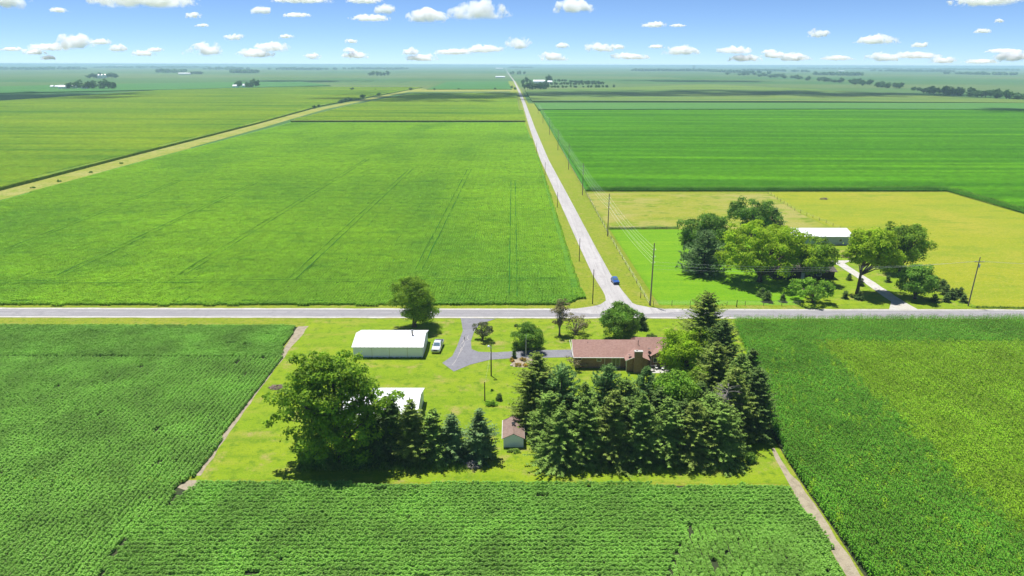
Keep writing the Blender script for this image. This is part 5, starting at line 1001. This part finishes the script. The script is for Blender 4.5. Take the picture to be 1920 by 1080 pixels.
# farm with tree rows right of the road
gH = 'dense trees of the farm right of the long road'
for i, (q, h, w) in enumerate([((29.90,1804.37), 17, 11), ((38.03,1804.95), 18, 12), ((44.81,1805.42), 16, 11), ((50.52,1767.55), 18, 12), ((57.16,1768.01), 18, 13), ((63.81,1768.47), 18, 13), ((70.46,1768.93), 19, 13), ((77.12,1769.39), 18, 13), ((84.66,1788.87), 17, 12), ((46.18,2367.98), 22, 14), ((32.84,2301.71), 16, 14), ((58.74,2304.04), 14, 14), ((120.76,2443.88), 30, 14), ((133.81,2518.27), 24, 14), ((100.01,2187.45), 14, 14)]):
    far_tree(q, h, w, 'dense dark tree of the farm right of the long road', gH, v=i)
far_barn((91.41,2441.09), 40, 16, 6, 11, 'large white barn of the farm right of the long road'); far_barn((124.50,2375.21), 16, 12, 6, 10, 'white farmhouse right of the large far barn')
def rowtrees(a, b, n, h, w, label, group, jit=3, skip=0):
    for i in range(n):
        if rnd.random() < skip: continue
        t = i / max(1, n - 1); far_tree((a[0] + (b[0] - a[0]) * t + rnd.uniform(-jit, jit), a[1] + (b[1] - a[1]) * t + rnd.uniform(-jit, jit)), h * rnd.uniform(.75, 1.2), w * rnd.uniform(.8, 1.25), label, group, v=rnd.randrange(4))
rowtrees((109.88,2188.29), (290.15,2293.29), 26, 9, 8, 'small tree of the nursery rows, middle row', 'nursery middle row')
rowtrees((145.73,2597.09), (202.84,2685.59), 7, 10, 9, 'small tree behind the far farmhouse', 'nursery upper trees')
rowtrees((202.14,2524.94), (298.86,2391.29), 20, 9, 9, 'small tree of the nursery rows, upper row', 'nursery upper row')
rowtrees((94.37,1934.46), (282.62,1994.75), 26, 7, 8, 'small tree of the nursery rows, nearest row', 'nursery nearest row', skip=.2)
# tree line along the creek on the right
gI = 'creek tree line on the right'
def line(pts, n, h, w, label, group, jit=14):
    seg = [math.dist(a, b) for a, b in zip(pts[:-1], pts[1:])]; tot = sum(seg)
    for i in range(n):
        s = tot * (i + rnd.random()) / n; k = 0
        while k < len(seg) - 1 and s > seg[k]: s -= seg[k]; k += 1
        a, b = pts[k], pts[k + 1]; t = s / seg[k]
        far_tree((a[0] + (b[0] - a[0]) * t + rnd.uniform(-jit, jit), a[1] + (b[1] - a[1]) * t + rnd.uniform(-jit, jit)), h * rnd.uniform(.6, 1.25), w * rnd.uniform(.75, 1.3), label, group, v=rnd.randrange(4))
line([(952.82,1654.36), (948.06,1549.82), (942.93,1409.63), (931.46,1282.39), (953.66,1193.85)], 46, 15, 16, 'dark tree in the creek line at the right edge', 'creek tree line, right end', 8)
line([(1057.50,2079.10), (1072.47,1962.81)], 12, 14, 16, 'tree in the creek line, middle clump', 'creek tree line, middle clump', 8)
line([(1023.84,1834.76), (1012.59,1759.38)], 5, 9, 10, 'small tree in the gap of the creek line', 'creek tree line, gap')
line([(1247.08,2933.86), (1179.80,2507.97), (1112.38,2188.02)], 20, 16, 20, 'tree in the far part of the creek line', 'creek tree line, far part', 30)
line([(1455.69,4662.27), (1403.21,3847.39), (1315.37,3151.35)], 22, 17, 26, 'tree where the creek line nears the horizon', 'creek tree line, farthest part', 70)
# shrubs along the ditch and the tan strip
for i, (q, h, w) in enumerate([((-281.68,1004.10), 5, 6), ((-284.22,1036.11), 4, 5), ((-277.52,1146.09), 6, 12), ((-278.31,1179.27), 7, 12), ((-277.93,1209.04), 7, 10), ((-275.38,1301.77), 8, 11), ((-269.29,1427.00), 6, 9)]): far_tree(q, h, w, 'bush along the diagonal ditch behind the left corn', 'bushes along the ditch', 'far_bush', i)
for i, (q, h, w) in enumerate([((-384.27,1701.45), 8, 9), ((-332.16,1722.86), 4, 5), ((-248.92,1746.88), 6, 12), ((-191.67,1750.83), 5, 6), ((-133.98,1769.82), 5, 6), ((-44.41,1799.13), 5, 7), ((6.81,1783.44), 7, 7), ((-1.31,1905.23), 7, 8)]): far_tree(q, h, w, 'bush on the thin tan strip across the far fields', 'bushes on the tan strip', 'far_bush', i)
for i, q in enumerate([(-243.86,396.13), (-242.07,363.98), (-246.65,434.14), (-242.48,344.11)]): shrub('ditch_shrub', q, 1.3, 3, 'dark_leaf', 'little dark bush on the ditch bank before the left corn', 330 + i, leaf=.3, K=8, group='little bushes on the ditch bank')
# woods near the horizon that read as masses
def wood(pts, n, h, w, label, seed, depth):
    g = np.random.default_rng(seed); P0, P1 = np.array(pts[0]), np.array(pts[1]); L = []; NR = []; SZ = []
    for i in range(n):
        c = P0 + (P1 - P0) * g.random() + np.array([0, g.uniform(-depth, depth)]); hh = h * g.uniform(.6, 1.15); k = 26; d = unit(g.normal(size=(k, 3)))
        L.append(np.array([c[0], c[1], hh * .52]) + d * np.array([w / 2, w / 2, hh * .45])); NR.append(d + g.normal(0, .3, (k, 3))); SZ.append(g.uniform(.8, 1.3, k) * w * .24)
    V, F = leaves(np.concatenate(L), np.concatenate(NR), np.concatenate(SZ), g, .9, .1)
    return tag(link('far_wood', np_mesh('far_wood', V, F, M['far_leaf'])), label, 'woods', kind='stuff')
wood(((1298.27,7620.66), (1942.50,7481.36)), 120, 22, 34, 'blue-green wood before the horizon right of the road', 1, 300)
wood(((1969.41,7809.65), (1860.63,5443.27)), 110, 20, 30, 'straggling trees trailing from the horizon wood', 2, 500)
wood(((2880.17,8822.21), (2748.97,6853.66)), 60, 20, 30, 'hazy trees before the horizon on the right', 3, 500)
wood(((3950.07,7706.70), (4358.28,7240.65)), 80, 20, 32, 'hazy tree belt right of the creek line', 4, 300)
wood(((3271.78,5397.16), (3468.37,4879.94)), 60, 17, 26, 'broken hedge trees near the right horizon', 5, 150)
wood(((1999.53,4634.34), (2164.88,4546.07)), 36, 20, 28, 'far farm trees behind the creek line', 6, 120)
wood(((-2621.27,5365.65), (-2425.02,5226.38)), 30, 22, 34, 'hazy copse near the left horizon', 7, 150)
wood(((-1997.09,5146.50), (-1806.75,5021.85)), 40, 22, 32, 'hazy copse left of the centre horizon', 8, 120)
wood(((-3545.46,8422.39), (-3088.86,8126.83)), 40, 24, 40, 'pale tree belt on the left horizon', 9, 400)
wood(((-5357.66,7735.99), (-4719.22,7542.89)), 60, 22, 40, 'pale tree belt on the far left horizon', 10, 500)
wood(((-2791.18,8708.09), (-2044.68,8061.36)), 60, 22, 40, 'hazy tree belt on the horizon left of the road', 11, 500)
wood(((-2127.79,9507.25), (-1381.34,9242.09)), 60, 22, 40, 'hazy trees on the horizon just left of the road', 12, 500)
wood(((-61.08,13682.10), (384.66,13275.17)), 40, 24, 46, 'hazy trees on the horizon at the road end', 13, 500)
wood(((5335.23,13320.48), (7056.57,10108.25)), 150, 22, 44, 'long pale tree belt on the right horizon', 14, 1200)
wood(((-6484.73,11170.31), (-4881.07,11302.40)), 90, 24, 50, 'faint tree belt on the left horizon', 15, 1200)
for q, w_, lb in (((-8481.89,15448.27), 160, 'white speck of a building on the left horizon'), ((3481.67,7585.19), 60, 'white barn on the right near the horizon'), ((2194.28,4550.87), 40, 'white barn behind the far creek trees'), ((8264.25,16754.17), 130, 'white speck of a building on the right horizon'), ((-3676.98,33234.46), 220, 'white speck of a building on the horizon left of the road'), ((19901.13,28975.98), 130, 'white speck of a building at the right end of the horizon')):
    far_barn(q, w_, w_ * .3, w_ * .1, w_ * .16, lb)
el = empty('grain_elevator', (*(3372.69,13349.30), 0), 0, 'grey grain elevator tower above the horizon wood', 'silo'); MB().box(-22, 22, -15, 15, 0, 42).build('tower', M['concrete'], el); MB().box(-12, 12, -10, 10, 42, 60).build('headhouse', M['concrete'], el)

# ------------------------------------------------------------------ clouds
def cloud_mat():
    n = N('cloud_vapour'); n.n.remove(n.b); out = n.n['Material Output']
    tc = n.new('ShaderNodeTexCoord'); oi = n.new('ShaderNodeObjectInfo'); sc = n.new('ShaderNodeSeparateColor'); n.l(oi.outputs['Color'], sc.inputs[0])
    v = n.new('ShaderNodeVectorMath', operation='SCALE'); n.l(tc.outputs['Object'], v.inputs[0]); n.l(sc.outputs[0], v.inputs['Scale'])      # units of cloud height
    off = n.new('ShaderNodeVectorMath', operation='ADD'); n.l(v.outputs[0], off.inputs[0]); r = n.math('MULTIPLY', oi.outputs['Random'], 60.0)
    cx = n.new('ShaderNodeCombineXYZ'); [n.l(r, cx.inputs[i]) for i in range(3)]; n.l(cx.outputs[0], off.inputs[1])
    n1 = n.noise(2.6, off.outputs[0], 6, .62)
    g = n.new('ShaderNodeVectorMath', operation='MULTIPLY_ADD'); n.l(tc.outputs['Generated'], g.inputs[0]); g.inputs[1].default_value = (2, 2, 2); g.inputs[2].default_value = (-1, -1, -1)
    L = n.new('ShaderNodeVectorMath', operation='LENGTH'); n.l(g.outputs[0], L.inputs[0])
    sx = n.new('ShaderNodeSeparateXYZ'); n.l(tc.outputs['Generated'], sx.inputs[0]); flat = n.rng(sx.outputs[2], .12, .3)
    d = n.math('ADD', n.math('MULTIPLY', n1, 4.0), n.math('MULTIPLY', L.outputs['Value'], -1.15)); d = n.math('ADD', d, -1.24)
    d = n.rng(d, 0, .3); d = n.math('MULTIPLY', d, flat); d = n.math('MULTIPLY', d, n.math('MULTIPLY', sc.outputs[0], CLOUD_D))
    pv = n.new('ShaderNodeVolumePrincipled'); pv.inputs['Color'].default_value = (.985, .985, 1, 1); pv.inputs['Anisotropy'].default_value = .3
    n.l(d, pv.inputs['Density']); n.l(pv.outputs[0], out.inputs['Volume']); return n.m
CLOUD_D = 7.0
M['cloud'] = cloud_mat()
def cloud(c, w, h, label, seed, group, d=None):
    g = np.random.default_rng(seed); bm = bmesh.new(); bmesh.ops.create_icosphere(bm, subdivisions=3, radius=1)
    a, b = g.uniform(0, 6, 2)
    for v in bm.verts:
        p = v.co; k = 1 + .16 * math.sin(p.x * 4 + a) * math.cos(p.y * 3 + b) + .1 * math.sin(p.z * 6 + p.x * 7 + b)
        v.co = Vector((p.x * w / 2 * k, p.y * (d or w * .6) / 2 * k, p.z * h / 2 * k if p.z > -.35 else -.35 * h / 2))
    me = bpy.data.meshes.new('cloud'); bm.to_mesh(me); bm.free(); me.materials.append(M['cloud'])
    o = link('cloud', me, None, c); o.color = (1 / h, 0, 0, 1); return tag(o, label, 'cloud', group)
for i, (c, w_, h_, lb) in enumerate([
    ((-6138,8891,715), 654, 360, 'cloud cut by the top left corner'),
    ((-4718,9324,769), 1503, 332, 'large cloud along the top edge at left'),
    ((-6260,10110,738), 270, 117, 'tiny cloud right of the top left corner cloud'),
    ((-5307,12215,794), 322, 141, 'small cloud below the large left cloud'),
    ((-6471,15247,800), 301, 100, 'wisp below the large left cloud'),
    ((-3934,11498,815), 386, 184, 'small puffy cloud left of centre near the top'),
    ((-3651,12424,827), 471, 117, 'thin cloud left of centre near the top'),
    ((-2735,9550,823), 752, 136, 'flat cloud on the top edge left of centre'),
    ((-1951,9803,839), 484, 151, 'flat cloud on the top edge nearest the centre'),
    ((-2674,13740,846), 784, 191, 'flat cloud below the centre left top edge'),
    ((-2034,11908,847), 421, 293, 'puffy tuft joined to the flat centre left cloud'),
    ((-1597,14033,856), 1027, 364, 'broad puffy cloud left of the biggest centre cloud'),
    ((-596,12962,859), 1198, 472, 'biggest puffy cloud above the road end'),
    ((962,11457,854), 696, 314, 'puffy cloud right of centre near the top'),
    ((3043,15804,849), 609, 195, 'flat small cloud right of centre'),
    ((3533,15677,844), 316, 110, 'faint wisp right of the flat small cloud'),
    ((8361,19915,805), 687, 360, 'small puffy cloud in the right half'),
    ((12432,24737,785), 1677, 461, 'wide cloud in the right half'),
    ((16220,28848,770), 852, 326, 'small cloud right of the wide one'),
    ((5411,8425,728), 880, 182, 'flat cloud on the top edge at right'),
    ((10052,15602,738), 394, 155, 'small cloud near the right edge'),
    ((23566,34766,683), 1717, 286, 'thin streak cloud at the right edge'),
    ((7855,11829,728), 172, 97, 'speck of cloud near the upper right corner'),
    ((-23871,34557,642), 1081, 286, 'thin low wisp at the far left'),
    ((-23187,35019,506), 1145, 445, 'low small cloud at the far left'),
    ((-22665,35359,709), 1972, 572, 'low flat cloud at left joined to a tower'),
    ((-20520,33991,758), 2044, 1082, 'low towering cloud at left'),
    ((-15280,27005,767), 846, 329, 'small low cloud right of the left tower'),
    ((-20108,36874,694), 1081, 572, 'little low puff, second right of the left tower'),
    ((-22768,35293,263), 763, 413, 'small puff on the horizon at left'),
    ((-19153,37378,470), 1209, 509, 'low cloud on the left third'),
    ((-18640,37637,685), 954, 350, 'small flat cloud just right of the left third puff'),
    ((-16378,38675,546), 2481, 1081, 'broken low cloud left of centre'),
    ((-9005,23535,816), 725, 343, 'oval cloud alone above the broken low cloud'),
    ((-14131,39552,453), 2099, 763, 'low cloud base left of centre'),
    ((-13209,39869,765), 2226, 890, 'low rising cloud left of centre'),
    ((-7009,22469,832), 535, 196, 'small cloud above the low rising cloud'),
    ((-11180,40485,356), 1209, 572, 'low cloud on the horizon left of centre'),
    ((-6226,27941,852), 564, 238, 'tiny cloud left of centre, middle height'),
    ((-9254,40968,737), 954, 413, 'small low puff left of the road end'),
    ((-8900,41046,423), 1717, 572, 'low flat cloud left of the road end'),
    ((-5810,41596,610), 1272, 636, 'low puff left of the long centre cloud'),
    ((-5218,41675,292), 2099, 636, 'low cloud on the horizon left of the long centre cloud'),
    ((-3280,41872,649), 2417, 541, 'left part of the long low centre cloud'),
    ((-1644,41968,772), 2544, 700, 'middle part of the long low centre cloud'),
    ((298,37155,875), 1632, 1013, 'towering right end of the long low centre cloud'),
    ((2548,36831,873), 950, 447, 'round small cloud right of the road end'),
    ((2327,41935,340), 1781, 763, 'cloud rising from the horizon right of the road end'),
    ((5040,41696,841), 1845, 827, 'low puffy cloud right of centre'),
    ((6717,41459,405), 2353, 572, 'low flat cloud on the horizon right of centre'),
    ((5378,37453,867), 1031, 372, 'small puff touching the low puffy cloud'),
    ((7127,35719,859), 827, 303, 'small flat cloud right of centre low down'),
    ((9513,40908,665), 2353, 763, 'low cloud between centre and right'),
    ((12406,40126,717), 2353, 604, 'upper low cloud in the right half'),
    ((12878,39977,296), 2035, 636, 'lower low cloud in the right half'),
    ((14051,39580,684), 1018, 350, 'small cloud above the right low bank'),
    ((14333,39478,463), 1590, 604, 'left part of the right low bank'),
    ((15316,39108,324), 1972, 636, 'right part of the right low bank'),
    ((17211,38311,351), 1654, 413, 'thin low cloud on the right horizon'),
    ((19192,37358,323), 1845, 700, 'low puffy cloud on the right horizon'),
    ((20389,36719,451), 2544, 509, 'low flat cloud beside the right horizon puff'),
    ((21553,36048,219), 1590, 477, 'low cloud on the right horizon, second from the edge'),
    ((22850,35240,195), 1590, 350, 'thin cloud on the right horizon'),
    ((23901,34536,317), 1972, 763, 'low cloud at the right edge of the horizon'),
]):
    cloud(c, w_ * 1.08, h_ * 1.2, lb, 500 + i, 'fair-weather cumulus clouds')
# clouds overhead, out of the picture, whose shadows lie on the far fields
def over(q, w_, d_, lb, seed, h=230, z=900):
    c = Vector((q[0], q[1], 0)) + SUN_DIR / SUN_DIR.z * z; cloud(tuple(c), w_, h, lb, seed, 'clouds high above the fields', d_)
over((-967.83,1352.11), 620, 480, 'cloud overhead above the left farmstead fields', 601)
over((-145.69,1374.12), 560, 520, 'cloud overhead left of the far road', 602)
over((193.10,1519.27), 620, 420, 'cloud overhead right of the far road', 603)
over((540.96,1568.35), 760, 520, 'cloud overhead above the pale right field', 604)
over((778.93,1526.16), 620, 460, 'cloud overhead before the creek trees', 605)
over((-799.06,2666.23), 700, 500, 'cloud overhead above the far left fields', 606)
over((716.61,2828.84), 800, 500, 'cloud overhead above the far right fields', 607)
over((686.17,965.01), 150, 160, 'small cloud overhead at the right corn field', 608)
# ------------------------------------------------------------------ haze in the air
hz = MB().box(-S - 500, S + 500, -2500, S + 500, -1, 62).build('haze', surf('haze_air', (1, 1, 1)))
hm = hz.data.materials[0]; hn = hm.node_tree; hn.nodes.remove(hn.nodes['Principled BSDF']); pv = hn.nodes.new('ShaderNodeVolumePrincipled')
pv.inputs['Color'].default_value = (.56, .80, 1, 1); pv.inputs['Density'].default_value = 1.15e-4; pv.inputs['Anisotropy'].default_value = 0
hn.links.new(pv.outputs[0], hn.nodes['Material Output'].inputs['Volume'])
tag(hz, 'thin blue summer haze over the far fields', 'haze', kind='stuff')
